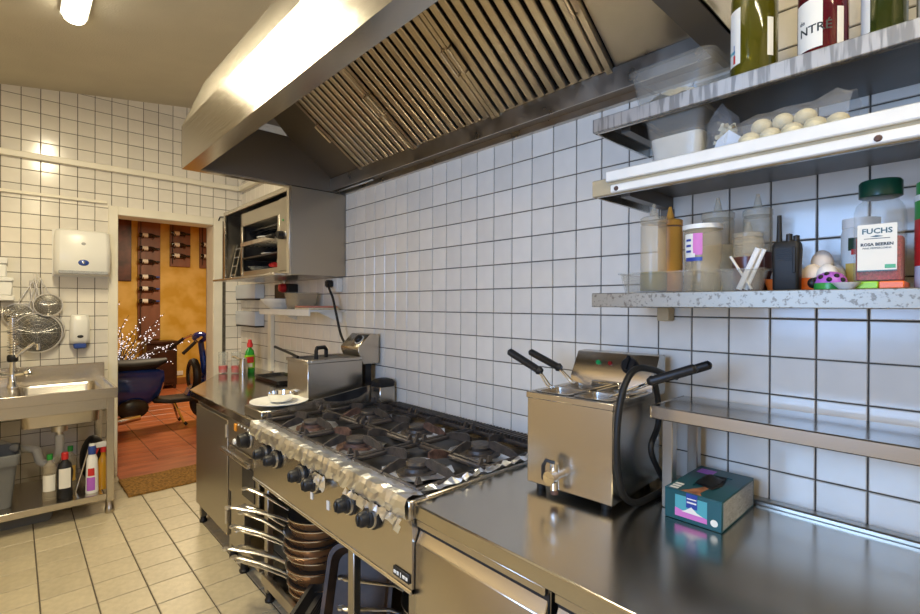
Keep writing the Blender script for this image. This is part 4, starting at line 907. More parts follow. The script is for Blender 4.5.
# ------------------------------------------------------------------ pasta-cooker style fryer with four basket inserts
t = thing('electric_fryer', 'stainless steel countertop cooker with a drain tap and four basket inserts', 'fryer', (-.264, -4.018, .85), math.radians(3))
W, D = .1435, .160        # half width (local y), half depth (local x)
bd = MB(); bd.box(-D, D, -W, W, .02, .285); bd.build('body', 'steel', t, local=True, bevel=.003)
tp = MB(); zt = .302
tp.box(-D-.003, -D+.014, -W-.003, W+.003, .283, zt); tp.box(D-.030, D+.0, -W-.003, W+.003, .283, zt); tp.box(-D+.014, D-.03, -W-.003, -W+.012, .283, zt); tp.box(-D+.014, D-.03, W-.012, W+.003, .283, zt); tp.box(-D+.014, D-.03, -.006, .006, .283, zt-.004); tp.box(-.012, .0, -W+.012, W-.012, .283, zt-.004)
tp.build('top_rim', 'steel', t, local=True, bevel=.002)
for (x, y) in ((-.13, -.11), (-.13, .11), (.13, -.11), (.13, .11)): MB().lathe([(.014, 0), (.016, .018), (.016, .021)], (x, y, 0), 10).build('foot', 'rubber', t, local=True)
hd = MB(); hd.prism([(.10, -W-.002, .286), (.10, -W-.002, .330), (.150, -W-.002, .410), (.20, -W-.002, .412), (.20, -W-.002, .286)], (0, 2*W+.004, 0)); hd = hd.build('control_head', 'steel', t, local=True, bevel=.002)
slope = Vector((.05, 0, .08)).normalized(); nrm = Vector((-.08, 0, .05)).normalized()
def onhead(y, s, h=0): p = Vector((.10, y, .330))+slope*s+nrm*h; return p
RK_ = nrm.to_track_quat('Z', 'X').to_matrix().to_4x4()
MB().lathe([(0, .022), (.020, .022), (.026, .016), (.028, 0)], (0, 0, 0), 20).xf(Matrix.Translation(onhead(-.06, .05)) @ RK_).build('knob', 'black', hd, local=True)
MB().box(-.024, .024, -.004, .004, .02, .032).xf(Matrix.Translation(onhead(-.06, .05)) @ RK_).build('knob_grip', 'black', hd, local=True)
MB().lathe([(0, .006), (.007, .005), (.009, 0)], (0, 0, 0), 12).xf(Matrix.Translation(onhead(.055, .055)) @ RK_).build('pilot_lamp', 'ledg', hd, local=True)
MB().lathe([(0, .006), (.006, .005), (.008, 0)], (0, 0, 0), 12).xf(Matrix.Translation(onhead(.012, .055)) @ RK_).build('pilot_lamp', 'ledr', hd, local=True)
MB().box(.070, .102, -.05, .05, .300, .322).build('element_bracket', 'chrome', t, local=True, bevel=.003)
tpv = MB().tube([(-D, .02, .075), (-D-.035, .02, .075)], .014, 12).build('drain_tap', 'chrome', t, local=True)
MB().cyl((-D-.035, .02, .035), (-D-.035, .02, .112), .013, n=12).build('tap_body', 'chrome', tpv, local=True)
MB().lathe([(0, -.018), (.019, -.016), (.019, .01), (0, .012)], (-D-.05, .02, .075), 14, axis='x').build('tap_boss', 'chrome', tpv, local=True)
MB().tube([(-D-.036, .02, .112), (-D-.04, .045, .116), (-D-.045, .052, .10), (-D-.045, .052, .06)], .006, 8).build('tap_lever', 'black', tpv, local=True)
MB().cyl((-D-.035, .02, .022), (-D-.035, .02, .035), .011, n=12).build('tap_nozzle', 'rust', tpv, local=True)
# inserts: lift-out baskets, each a thing
fm_ = Matrix.Translation((-.264, -4.018, .85)) @ Matrix.Rotation(math.radians(3), 4, 'Z')
for k, (x, y) in enumerate(((-.083, .066), (.052, .066), (-.083, -.066), (.052, -.066))):
    sg = 1 if y > 0 else -1
    b = thing('basket_insert', ['front left', 'back left', 'front right', 'back right'][k]+' steel basket insert with a black handle in the countertop cooker', 'basket', fm_ @ Vector((x, y, .21)), math.radians(3), 'basket inserts in the cooker')
    MB().loft([rrect(0, 0, .0, .050, .048, .015), rrect(0, 0, .085, .057, .054, .015), rrect(0, 0, .094, .064, .060, .018), rrect(0, 0, .094, .054, .051, .015), rrect(0, 0, .004, .047, .045, .015)], True, True).build('basket_body', 'steel', b, local=True)
    p0 = Vector((0, sg*.052, .10))
    p1, p2 = [(Vector((-.005, .085, .150)), Vector((-.012, .205, .205))), (Vector((0, .10, .146)), Vector((-.008, .218, .194))), (Vector((-.004, -.155, .157)), Vector((-.01, -.27, .203))), (Vector((0, -.165, .160)), Vector((0, -.262, .200)))][k]
    for o_ in (-.008, .008): MB().tube([p0+Vector((o_, -sg*.02, -.004)), p0+Vector((o_, 0, .006)), p1+Vector((o_*.5, 0, 0))], .003, 6).build('handle_wire', 'chrome', b, local=True)
    dd = (p2-p1).normalized()
    MB().tube([p1-dd*.012, p1, p1+dd*.006, p2-dd*.02, p2-dd*.006, p2], .0125, 12, radii=[.010, .0155, .0125, .0130, .0125, .006]).build('grip', 'black', b, local=True)
solo(MB().tube(smooth([(-.10, -4.175, 1.20), (-.12, -4.195, 1.20), (-.25, -4.205, 1.235), (-.35, -4.20, 1.245), (-.405, -4.195, 1.20), (-.428, -4.19, 1.11), (-.43, -4.19, 1.00), (-.40, -4.19, .91), (-.33, -4.192, .866), (-.24, -4.195, .860), (-.15, -4.200, .862)]), .0095, 10), 'power_cord', 'rubber', 'thick black cord looping down the right side of the countertop cooker', 'cord')
solo(MB().tube(smooth([(-.21, -4.190, 1.19), (-.18, -4.186, 1.13), (-.185, -4.188, 1.06), (-.235, -4.19, 1.00), (-.20, -4.197, .93), (-.16, -4.20, .886), (-.12, -4.195, .862), (-.08, -4.19, .860)]), .0085, 10), 'power_cord', 'rubber', 'second black cord hanging behind the first beside the cooker', 'cord')
# glove box
t = thing('glove_box', 'teal and purple disposable glove box on the worktop', 'box', (-.19, -4.34, .8505))
x0, x1, y0, y1, z0, z1 = -.315, -.062, -4.412, -4.268, .8505, .93
bx = MB(); ox0, ox1, oy0, oy1 = -.25, -.12, -4.375, -4.315
MB().box(x0, x1, y0, y1, z0, z1-.002).build('carton', 'teal', t, bevel=.0015)
tq = MB(); tq.box(x0, ox0, y0, y1, z1-.002, z1); tq.box(ox1, x1, y0, y1, z1-.002, z1); tq.box(ox0, ox1, y0, oy0, z1-.002, z1); tq.box(ox0, ox1, oy1, y1, z1-.002, z1)
tq.build('top_face', 'teal', t)
MB().prism([(ox0, oy0+.01, z1), (ox0+.02, oy1-.004, z1), (ox0+.06, oy1, z1), (ox1-.01, oy1-.006, z1), (ox1, oy0+.015, z1), (ox0+.05, oy0, z1)], (0, 0, .0006)).build('opening', 'gapshade', t)
gl = MB(); r = random.Random(8); n = 8
gl.add([(-.235+.085*i/n, -4.365+.05*j/n, z1+.002+.016*math.sin(PI*i/n)*math.sin(PI*j/n)+r.uniform(0, .004)) for j in range(n+1) for i in range(n+1)], [(j*(n+1)+i, j*(n+1)+i+1, (j+1)*(n+1)+i+1, (j+1)*(n+1)+i) for j in range(n) for i in range(n)])
gl.build('glove', 'rubber', t)
MB().prism([(x0+.004, y1-.04, z1), (x0+.03, y1-.055, z1), (ox0+.015, oy0+.03, z1), (ox0+.012, y0+.055, z1), (x0+.02, y0+.06, z1), (x0+.003, y0+.05, z1)], (0, 0, .0004)).build('hand_print', 'brownprint', t)
MB().box(ox1-.01, x1-.025, y1-.055, y1-.012, z1, z1+.0004).build('purple_print', 'purple', t)
for k in range(3): MB().box(x0+.01+.018*k, x0+.022+.018*k, y1-.03, y1-.008, z1, z1+.0004).build('icon_print', 'label', t)
MB().box(x0-.0006, x0, y0+.035, y1-.028, z0+.012, z1-.012).build('front_print', 'tealb', t)
MB().prism([(x0-.0007, y1-.028, z0+.034), (x0-.0007, y1-.06, z0+.026), (x0-.0007, y0+.06, z0+.03), (x0-.0007, y0+.035, z0+.024), (x0-.0007, y0+.035, z0+.012), (x0-.0007, y1-.028, z0+.012)], (-.0004, 0, 0)).build('purple_band', 'pink', t)
MB().box(x0-.0012, x0, y1-.085, y1-.057, z0+.04, z1-.002).build('brand_block', 'navy', t)
MB().box(x0-.0016, x0, y1-.083, y1-.059, z0+.053, z0+.057).build('brand_line', 'label', t)
MB().box(x0-.0016, x0, y1-.083, y1-.059, z0+.063, z0+.066).build('brand_line', 'label', t)
MB().prism([(x0-.0011, y1-.055, z0+.032), (x0-.0011, y1-.07, z0+.044), (x0-.0011, y1-.085, z0+.032), (x0-.0011, y1-.10, z0+.026), (x0-.0011, y1-.045, z0+.027)], (-.0004, 0, 0)).build('white_print', 'label', t)
MB().lathe([(0, x0-.0008), (.009, x0-.0008), (.009, x0)], (0, y0+.018, z0+.02), 14, axis='x').build('round_mark', 'label', t)
MB().box(x0+.01, x1-.01, y0-.0006, y0, z0+.006, z1-.006).build('side_print', 'greyprint', t)

# ------------------------------------------------------------------ three wall shelves
SH = [(1.932, 1.972, 'top wall shelf of worn steel with a scratched front edge', 'worn'), (1.742, 1.79, 'middle wall shelf with a white rail along its front', 'rail'), (1.417, 1.458, 'lowest wall shelf of worn steel carrying bottles and jars', 'worn')]
YE, YF = -4.066, -5.9
for k, (z0, z1, lab, kind) in enumerate(SH):
    t = thing('wall_shelf', lab, 'shelf', (-.17, -4.9, z0))
    MB().box(-.35, -.007, YF, YE+.0, z1-.008, z1-.0005).build('shelf_sheet', 'shelftop', t)
    MB().box(-.357, -.346, YF, YE+.002, z0, z1).build('front_edge', ('shelfstripe' if k == 0 else 'shelfsteel') if kind == 'worn' else 'beige', t, bevel=.002)
    MB().box(-.346, -.007, YE-.006, YE+.002, z0, z1).build('end_edge', 'bluew' if False else 'steel', t, bevel=.0015)
    MB().box(-.346, -.335, YF, YE, z0, z0+.004).build('edge_return', 'steel', t)
    for y in (-4.14, -4.95, -5.7):
        MB().box(-.30, -.007, y-.014, y+.014, z0-.001, z1-.008).build('bracket_arm', 'shelftop', t)
        if k == 2: MB().box(-.05, -.007, y-.02, y+.02, z0-.045, z0).build('bracket_block', 'beige', t, bevel=.003)
        else: MB().box(-.03, -.007, y-.018, y+.018, z0-.06, z0).build('bracket_block', 'shelftop', t)
    if kind == 'rail':
        MB().box(-.372, -.358, YF, YE-.05, 1.775, 1.806).build('upper_rail', 'whited', t, bevel=.003)
        MB().box(-.372, -.358, YF, YE-.065, 1.742, 1.765).build('lower_rail', 'whited', t, bevel=.003)
        for y in (-4.15, -4.71): MB().lathe([(0, -.377), (.005, -.376), (.007, -.372)], (0, y, 1.752), 10, axis='x').build('screw', 'rust', t)

# ------------------------------------------------------------------ things on the left worktop and riser
t = thing('deep_fryer', 'small stainless steel deep fryer on the riser left of the range', 'deep fryer', (-.30, -2.30, .897))
MB().box(-.47, -.135, -2.425, -2.165, .910, 1.105).build('body', 'steel', t, bevel=.004)
tq = MB(); tq.box(-.476, -.455, -2.431, -2.16, 1.104, 1.122); tq.box(-.15, -.13, -2.431, -2.16, 1.104, 1.122); tq.box(-.455, -.15, -2.431, -2.412, 1.104, 1.122); tq.box(-.455, -.15, -2.178, -2.16, 1.104, 1.122)
tq.build('top_rim', 'steel', t, bevel=.002)
MB().box(-.455, -.15, -2.412, -2.178, 1.104, 1.112).build('oil_surface', 'enamel', t)
for (x, y) in ((-.44, -2.40), (-.44, -2.19), (-.16, -2.40), (-.16, -2.19)): MB().lathe([(.014, .8975), (.014, .912)], (x, y, 0), 10).build('foot', 'rubber', t)
hd = MB().prism([(-.13, -2.425, 1.075), (-.165, -2.425, 1.155), (-.165, -2.425, 1.175), (-.09, -2.425, 1.248), (-.02, -2.425, 1.248), (-.02, -2.425, 1.075)], (0, .20, 0)).build('control_head', 'steel', t, bevel=.003)
nn_ = Vector((-.073, 0, .075)).normalized()
MB().lathe([(0, .022), (.020, .022), (.025, .016), (.026, 0)], (0, 0, 0), 18).xf(Matrix.Translation((-.125, -2.375, 1.214)) @ nn_.to_track_quat('Z', 'X').to_matrix().to_4x4()).build('knob', 'black', hd)
MB().lathe([(.027, 0), (.032, .002), (.032, .004), (.027, .004)], (0, 0, 0), 18).xf(Matrix.Translation((-.125, -2.375, 1.214)) @ nn_.to_track_quat('Z', 'X').to_matrix().to_4x4()).build('dial_ring', 'white', hd)
MB().box(-.10, -.06, -2.40, -2.25, .897, 1.075).build('head_support', 'enamel', t)
MB().tube([(-.39, -2.36, 1.12), (-.39, -2.36, 1.165), (-.38, -2.35, 1.18), (-.32, -2.32, 1.18), (-.305, -2.31, 1.165), (-.305, -2.31, 1.12)], .011, 8).build('lid_handle', 'black', t)
MB().tube([(-.44, -2.24, 1.125), (-.45, -2.16, 1.14), (-.455, -1.95, 1.165)], .008, 8).build('basket_handle', 'black', t)
MB().tube([(-.47, -2.22, .93), (-.50, -2.22, .93), (-.505, -2.22, .915)], .012, 8).build('drain_tap', 'alu', t)
plate((-.60, -2.372, .898), .145, 'white plate under the small steel bowl next to the range')
t = thing('steel_bowl', 'small stainless steel bowl on the white plate next to the range', 'bowl', (-.585, -2.355, .911))
MB().lathe([(0, 0), (.045, 0), (.058, .008), (.066, .046), (.070, .047), (.070, .050), (.063, .049), (.055, .011), (.043, .004), (0, .004)], (0, 0, 0), 30).build('bowl_body', 'chrome', t, local=True)
MB().lathe([(0, .005), (.05, .006), (.056, .012), (0, .013)], (0, 0, 0), 24).build('sauce', 'cream', t, local=True)
solo(MB().tube([(-.655, -2.19, .866), (-.63, -2.19, .868), (-.60, -2.20, .868), (-.575, -2.205, .866)], .015, 10, radii=[.009, .015, .015, .009]), 'sausage', 'sponge', 'pinkish sausage lying on the worktop behind the white plate', 'sausage')
t = thing('salt_container', 'small steel container with a black domed top at the back of the range', 'container', (-.075, -2.545, .858))
MB().box(-.13, -.028, -2.60, -2.505, .8585, .965).build('body', 'steel', t, bevel=.004)
MB().loft([rrect(-.079, -2.552, z, h+.004, h, .02) for z, h in ((.965, .05), (.985, .052), (1.0, .042), (1.006, .025))]).build('lid', 'black', t)
for y in (-2.545, -2.565): MB().lathe([(0, -.1315), (.006, -.1315), (.006, -.129)], (0, y, .94), 10, axis='x').build('hole', 'gapshade', t)
for (x, y, lab, h, z0) in ((-.345, -.60, 'red glass tumbler nearest the door frame on the worktop', .10, 0), (-.265, -.66, 'red glass tumbler next to the green bottle on the worktop', .095, 0)):
    t = thing('glass_tumbler', lab, 'glass', (x, y, .8505), 0, 'glasses with red wax on the worktop')
    MB().lathe([(0, 0), (.034, 0), (.038, .11*1.6), (.036, .11*1.6), (.033, .008), (0, .006)], (0, 0, 0), 22).build('glass_body', 'glass', t, local=True)
    MB().lathe([(0, .0075), (.0325, .0075), (.0345, .062), (0, .064)], (0, 0, 0), 22).build('red_filling', 'red', t, local=True)
t = thing('milk_can', 'small tilted steel pouring can between the red glasses and the green bottle', 'jug', (-.245, -.78, .8505))
MB().lathe([(0, 0), (.034, 0), (.036, .07), (.028, .11), (.030, .13), (.027, .13), (.025, .11), (0, .10)], (0, 0, 0), 20).build('can_body', 'steel', t, local=True)
MB().tube([(-.02, .03, .12), (-.05, .06, .145), (-.06, .07, .14)], .010, 8).build('spout', 'steel', t, local=True)
t = thing('green_detergent_bottle', 'green washing-up liquid bottle with a red cap on the worktop', 'bottle', (-.165, -.70, .8505), math.radians(40))
MB().lathe([(0, 0), (.052, 0), (.056, .012), (.056, .13), (.045, .18), (.020, .205), (.018, .215), (0, .215)], (0, 0, 0), 24, sy=.6).build('bottle_body', 'greenliq', t, local=True)
MB().lathe([(.0565, .04), (.0565, .15)], (0, 0, 0), 20, .8*PI, 1.75*PI, sy=.61).build('bottle_label', 'lime', t, local=True)
MB().lathe([(.0572, .085), (.0572, .135)], (0, 0, 0), 20, 1.0*PI, 1.5*PI, sy=.615).build('red_print', 'red', t, local=True)
MB().lathe([(.0572, .05), (.0572, .08)], (0, 0, 0), 20, 1.1*PI, 1.4*PI, sy=.615).build('white_print', 'label', t, local=True)
MB().lathe([(.022, .213), (.024, .235), (.016, .255), (.014, .275), (0, .278)], (0, 0, 0), 16).build('cap', 'red', t, local=True)
t = thing('dark_tray', 'dark flat tray with odds and ends at the back of the left worktop', 'tray', (-.12, -1.25, .8505))
MB().loft([rrect(-.13, -1.25, .8508, .11, .22, .02), rrect(-.13, -1.25, .875, .12, .23, .02), rrect(-.13, -1.25, .875, .112, .222, .02), rrect(-.13, -1.25, .855, .10, .21, .02)], True, True).build('tray_body', 'enamel', t)

# ------------------------------------------------------------------ lowest shelf: bottles, jars, radio, eggs
Z3 = 1.458
def tub(name, label, cat, cx, cy, z, hx, hy, h, mat, fill=None, fh=.5, flare=.01, r=.015, rim=True):
    t = thing(name, label, cat, (cx, cy, z))
    MB().loft([rrect(cx, cy, z+.0005, hx-flare, hy-flare, r), rrect(cx, cy, z+h, hx, hy, r), rrect(cx, cy, z+h, hx-.003, hy-.003, r), rrect(cx, cy, z+.004, hx-flare-.003, hy-flare-.003, r)], True, True).build('tub_body', mat, t)
    if rim: MB().loft([rrect(cx, cy, z+h-.004, hx-.001, hy-.001, r), rrect(cx, cy, z+h-.002, hx+.006, hy+.006, r+.004), rrect(cx, cy, z+h+.002, hx+.006, hy+.006, r+.004), rrect(cx, cy, z+h+.002, hx-.003, hy-.003, r)], False, False).build('rim', mat, t)
    if fill:
        q = flare*(1-fh)
        MB().loft([rrect(cx, cy, z+.005, hx-flare-.005, hy-flare-.005, r), rrect(cx, cy, z+h*fh, hx-q-.005, hy-q-.005, r)]).build('filling', fill, t)
    return t
def squeeze(label, x, y, r, h, fillmat, fh, bodymat='clearb', capmat='clearb', z=None):
    z = Z3+.0005 if z is None else z
    t = thing('squeeze_bottle', label, 'squeeze bottle', (x, y, z))
    MB().lathe([(0, 0), (r-.002, 0), (r, .004), (r, h*.84), (r*.92, h*.87)], (0, 0, 0), 28).build('bottle_body', bodymat, t, local=True)
    MB().lathe([(r*.96, h*.86), (r*1.02, h*.87), (r*1.02, h*.93), (r*.9, h*.945), (.012, h*.955), (.010, h*1.0), (.004, h*1.12), (0, h*1.12)], (0, 0, 0), 24).build('nozzle_cap', capmat, t, local=True)
    if fillmat: MB().lathe([(0, .001), (r-.001, .001), (r+.0005, .005), (r+.0005, h*fh), (r-.002, h*fh+.001), (0, h*fh+.001)], (0, 0, 0), 28).build('filling', fillmat, t, local=True)
    return t
tub('clear_tray', 'shallow clear plastic tray around the first squeeze bottles', 'tray', -.225, -4.24, Z3, .105, .105, .055, 'clear')
squeeze('clear squeeze bottle with a little dark oil at the left end of the lowest shelf', -.262, -4.208, .036, .225, 'oil', .24, z=Z3+.0055)
squeeze('orange squeeze bottle behind the clear one on the lowest shelf', -.185, -4.222, .034, .225, 'osauce', .84, 'clear', 'osauce', z=Z3+.0055)
squeeze('amber squeeze bottle standing behind the wide clear jar', -.13, -4.335, .042, .245, 'cream', .55, 'clearb', 'clearb')
t = thing('plastic_jar', 'wide clear plastic jar with a white lid ring and a purple label', 'jar', (-.25, -4.338, Z3+.0005))
MB().lathe([(0, 0), (.040, 0), (.045, .008), (.045, .05), (.042, .07), (.046, .09), (.048, .13), (.047, .16), (.043, .172)], (0, 0, 0), 32).build('jar_body', 'clearb', t, local=True)
MB().lathe([(.043, .168), (.050, .168), (.050, .180), (.0, .181)], (0, 0, 0), 28).build('lid', 'white', t, local=True)
MB().lathe([(.0465, .088), (.0485, .12), (.048, .155)], (0, 0, 0), 14, math.radians(140), math.radians(178)).build('jar_label', 'label', t, local=True)
MB().lathe([(.0470, .098), (.0490, .12), (.0485, .155)], (0, 0, 0), 10, math.radians(172), math.radians(200)).build('purple_print', 'pink', t, local=True)
MB().lathe([(.0474, .082), (.0482, .092)], (0, 0, 0), 12, math.radians(145), math.radians(200)).build('blue_print', 'navy', t, local=True)
for zz in (.105, .120, .135): MB().lathe([(.0492, zz), (.0494, zz+.006)], (0, 0, 0), 8, math.radians(148), math.radians(166)).build('print_line', 'navy', t, local=True)
squeeze('squeeze bottle of dark sauce in front on the lowest shelf', -.245, -4.447, .0345, .158, 'dsauce', .55, 'clearb', 'clearb')
squeeze('taller squeeze bottle of dark sauce against the tiles', -.115, -4.432, .0355, .243, 'dsauce', .45, 'clearb', 'clearb')
tub('clear_cup', 'shallow clear cup holding paper sugar sticks', 'cup', -.305, -4.452, Z3, .038, .050, .052, 'clear')
for k, (a, b) in enumerate((((-.30, -4.47, 1.463), (-.305, -4.425, 1.545)), ((-.308, -4.445, 1.463), (-.315, -4.488, 1.56)), ((-.295, -4.455, 1.463), (-.305, -4.497, 1.558)))):
    solo(MB().tube([a, b], .0065, 8, flat=.5), 'sugar_stick', 'cardw', ['left leaning', 'middle', 'rightmost'][k]+' white paper sugar stick in the shallow clear cup', 'sugar stick', 'paper sugar sticks', smooth=False)
# walkie-talkie
t = thing('walkie_talkie', 'black walkie-talkie with an antenna standing on the lowest shelf', 'radio', (-.285, -4.54, Z3+.0005))
def rr_(z, hx, hy, y0=0): return [(x, y+y0, z) for (x, y, _) in rrect(0, 0, 0, hx, hy, .008)]
MB().loft([rr_(0, .016, .024), rr_(.004, .018, .0265), rr_(.06, .018, .027), rr_(.095, .0185, .0285), rr_(.108, .017, .0275), rr_(.114, .014, .024)]).build('radio_body', 'rubber', t, local=True)
MB().tube([(0, .016, .11), (0, .016, .135), (0, .016, .178)], .006, 10, radii=[.0065, .0055, .0045]).build('antenna', 'rubber', t, local=True)
for y in (-.004, -.018): MB().lathe([(0, .134 if y > -.01 else .129), (.0065, .132 if y > -.01 else .127), (.007, .112)], (0, y, 0), 12).build('dial', 'black', t, local=True)
for k in range(6): MB().box(-.0205, -.0178, -.012, .016, .070+.005*k, .0722+.005*k).build('speaker_slot', 'rubber', t, local=True)
MB().box(-.0205, -.0175, -.021, -.015, .04, .10).build('push_button', 'rubber', t, local=True, bevel=.002)
# eggs on an orange tray
t = thing('egg_tray', 'bright orange egg tray behind the walkie-talkie', 'egg tray', (-.20, -4.55, Z3))
MB().loft([rrect(-.20, -4.555, Z3+.0005, .05, .065, .01), rrect(-.20, -4.555, Z3+.030, .058, .072, .012), rrect(-.20, -4.555, Z3+.030, .054, .068, .012), rrect(-.20, -4.555, Z3+.006, .046, .06, .01)], True, True).build('tray_body', 'orange', t)
for k in range(4): MB().prism([(-.245, -4.60+.03*k, Z3+.006), (-.245, -4.585+.03*k, Z3+.006), (-.245, -4.5925+.03*k, Z3+.02)], (.09, 0, 0)).build('ridge', 'orange', t)
EG = [(-.215, -4.512, .030, 'egg'), (-.175, -4.535, .032, 'egg'), (-.215, -4.575, .032, 'eggb'), (-.19, -4.590, .066, 'eggb'), (-.225, -4.606, .030, 'egg'), (-.17, -4.61, .034, 'egg')]
EL = ['egg at the left behind the walkie-talkie', 'egg at the back of the orange tray', 'pale brown egg right of the walkie-talkie', 'brownish egg lying on top of the others', 'white egg in front above the ladybird timer', 'white egg at the right end of the orange tray']
for (x, y, z, m), l in zip(EG, EL):
    solo(MB().lathe([(.0225*math.sin(a)*(1+.10*math.cos(a)), -.027*math.cos(a)) for a in [PI*i/12 for i in range(13)]], (x, y, Z3+z+.006), 18), 'egg', m, l, 'egg', 'eggs on the lowest shelf')
# ladybird timer, dish
t = thing('ladybird_timer', 'purple ladybird kitchen timer with black spots', 'timer', (-.285, -4.622, Z3+.0005))
MB().lathe([(0, 0), (.030, 0), (.031, .012), (.030, .016), (0, .017)], (0, 0, 0), 24).build('base', 'green', t, local=True)
dome = MB().lathe([(.0305, .015), (.029, .024), (.022, .034), (.012, .039), (0, .041)], (0, 0, 0), 24).build('shell', 'purple', t, local=True)
for a, e in ((150, .5), (185, .25), (215, .6), (170, .85), (235, .2), (120, .3)):
    a = math.radians(a); r_ = .0295*math.cos(e); MB().ball((r_*math.cos(a), r_*math.sin(a), .016+.024*math.sin(e)), .0055, n=8, m=6).build('spot', 'black', dome, local=True)
MB().ball((-.004, .031, .016), .013, .011, .012).build('head', 'black', t, local=True)
solo(MB().lathe([(0, 0), (.012, 0), (.026, .014), (.024, .014), (.011, .003), (0, .003)], (-.322, -4.655, Z3+.0005), 22), 'small_dish', 'white', 'small white dish at the front edge below the spice jar', 'dish')
# white tub with yellow label behind the spice jar
t = thing('powder_tub', 'white plastic tub with an orange label left of the spice jar', 'tub', (-.135, -4.655, Z3+.0005))
MB().lathe([(0, 0), (.037, 0), (.038, .005), (.038, .135), (.034, .15)], (0, 0, 0), 26).build('tub_body', 'white', t, local=True)
MB().lathe([(.034, .148), (.036, .150), (.036, .172), (0, .174)], (0, 0, 0), 26).build('lid', 'white', t, local=True)
MB().lathe([(.0385, .02), (.0385, .065)], (0, 0, 0), 16, math.radians(140), math.radians(240)).build('orange_label', 'labely', t, local=True)
MB().lathe([(.0387, .095), (.0387, .125)], (0, 0, 0), 16, math.radians(150), math.radians(230)).build('green_print', 'dgreen', t, local=True)
MB().lathe([(.039, .085), (.039, .098)], (0, 0, 0), 12, math.radians(160), math.radians(225)).build('red_print', 'red', t, local=True)
# low lime and orange pack under the jar
t = thing('flat_pack', 'flat lime green and orange pack under the spice jar', 'pack', (-.245, -4.71, Z3))
MB().box(-.31, -.19, -4.705, -4.655, Z3+.0005, Z3+.016).build('green_part', 'lime', t, bevel=.002)
MB().box(-.31, -.19, -4.745, -4.7055, Z3+.0005, Z3+.016).build('orange_part', 'orange', t, bevel=.002)
# spice jar
t = thing('spice_jar', 'square clear spice jar of pink peppercorns with a dark green lid', 'spice jar', (-.235, -4.70, Z3+.0165))
zb = Z3+.0165; cxj, cyj = -.235, -4.70
MB().loft([rrect(cxj, cyj, zb+z, h, h, r) for z, h, r in ((0, .038, .008), (.004, .041, .010), (.15, .041, .010), (.165, .038, .012), (.176, .030, .02), (.186, .030, .025))], True, False).build('jar_body', 'clear', t)
MB().loft([rrect(cxj, cyj, zb+.004, .0375, .0375, .009), rrect(cxj, cyj, zb+.095, .0375, .0375, .009)]).build('peppercorns', 'peppercorn', t)
MB().lathe([(.033, .183), (.037, .185), (.037, .216), (.034, .220), (0, .220)], (cxj, cyj, zb), 30).build('lid', 'dgreen', t)
lb = MB().box(cxj-.0425, cxj-.0412, cyj-.031, cyj+.033, zb+.022, zb+.122).build('jar_label', 'label', t)
MB().box(cxj-.0430, cxj-.0426, cyj-.031, cyj+.033, zb+.022, zb+.0245).build('green_line', 'dgreen', lb)
MB().box(cxj-.0430, cxj-.0426, cyj-.029, cyj-.012, zb+.028, zb+.036).build('green_stamp', 'green', lb)
text('FUCHS', .0155, 'dgreen', lb, (cxj-.0428, cyj+.001, zb+.107), (-1, 0, 0), bold=.0004, xs=1.05)
MB().prism([(cxj-.0432, cyj+.012, zb+.096), (cxj-.0432, cyj+.002, zb+.0985), (cxj-.0432, cyj-.010, zb+.096), (cxj-.0432, cyj+.002, zb+.0945)], (.0005, 0, 0)).build('leaf_mark', 'dgreen', lb)
MB().box(cxj-.0430, cxj-.0426, cyj-.02, cyj+.022, zb+.091, zb+.0922).build('fine_print', 'paper', lb)
text('ROSA BEEREN', .0085, 'paper', lb, (cxj-.0428, cyj+.001, zb+.079), (-1, 0, 0), bold=.0003)
text('PINK PEPPERCORNS', .0052, 'paper', lb, (cxj-.0428, cyj+.001, zb+.071), (-1, 0, 0))
# red and green can at the right edge
t = thing('spice_can', 'large red can with a green top band at the right edge', 'can', (-.215, -4.805, Z3+.0005))
MB().lathe([(0, 0), (.050, 0), (.052, .004), (.052, .048)], (0, 0, 0), 30).build('base_band', 'bluew', t, local=True)
MB().lathe([(.0522, .048), (.0522, .145)], (0, 0, 0), 30).build('can_body', 'red', t, local=True)
MB().lathe([(.0524, .145), (.0524, .185), (.053, .187)], (0, 0, 0), 30).build('green_band', 'green', t, local=True)
MB().lathe([(.0532, .183), (.0532, .195), (0, .197)], (0, 0, 0), 30).build('top_ring', 'white', t, local=True)
MB().lathe([(.050, .196), (.050, .222), (0, .224)], (0, 0, 0), 30).build('lid', 'green', t, local=True)

# ------------------------------------------------------------------ middle shelf
Z2 = 1.79
tub('food_tub', 'cloudy plastic tub dusted with flour on the middle shelf', 'tub', -.245, -4.285, Z2, .078, .080, .150, 'clear', 'flour', .62, .016, .02)
r = random.Random(21)
def bag_mesh(cx, cy, z, hx, hy, h, n=16, m=7, seed=1, top=.15, lean=(0, 0)):
    q = random.Random(seed); rings = []
    for j in range(m+1):
        s = j/m; k = (1-.25*(2*s-.7)**2) if s < .7 else (1-.25*.49)*(1-(s-.7)/.3)+top*(s-.7)/.3
        rings.append([(cx+lean[0]*s+(hx*k)*math.cos(2*PI*i/n)*(1+q.uniform(-.09, .09)), cy+lean[1]*s+(hy*k)*math.sin(2*PI*i/n)*(1+q.uniform(-.09, .09)), z+h*s+(q.uniform(-.004, .004) if j else 0)) for i in range(n)])
    return MB().loft(rings)
t = thing('pasta_bag', 'twisted clear bag of pasta pieces on the middle shelf', 'bag', (-.26, -4.40, Z2))
bag_mesh(-.265, -4.402, Z2+.001, .05, .042, .155, seed=3, top=.06, lean=(0, .012)).build('bag_film', 'film', t, smooth=False)
pp = MB()
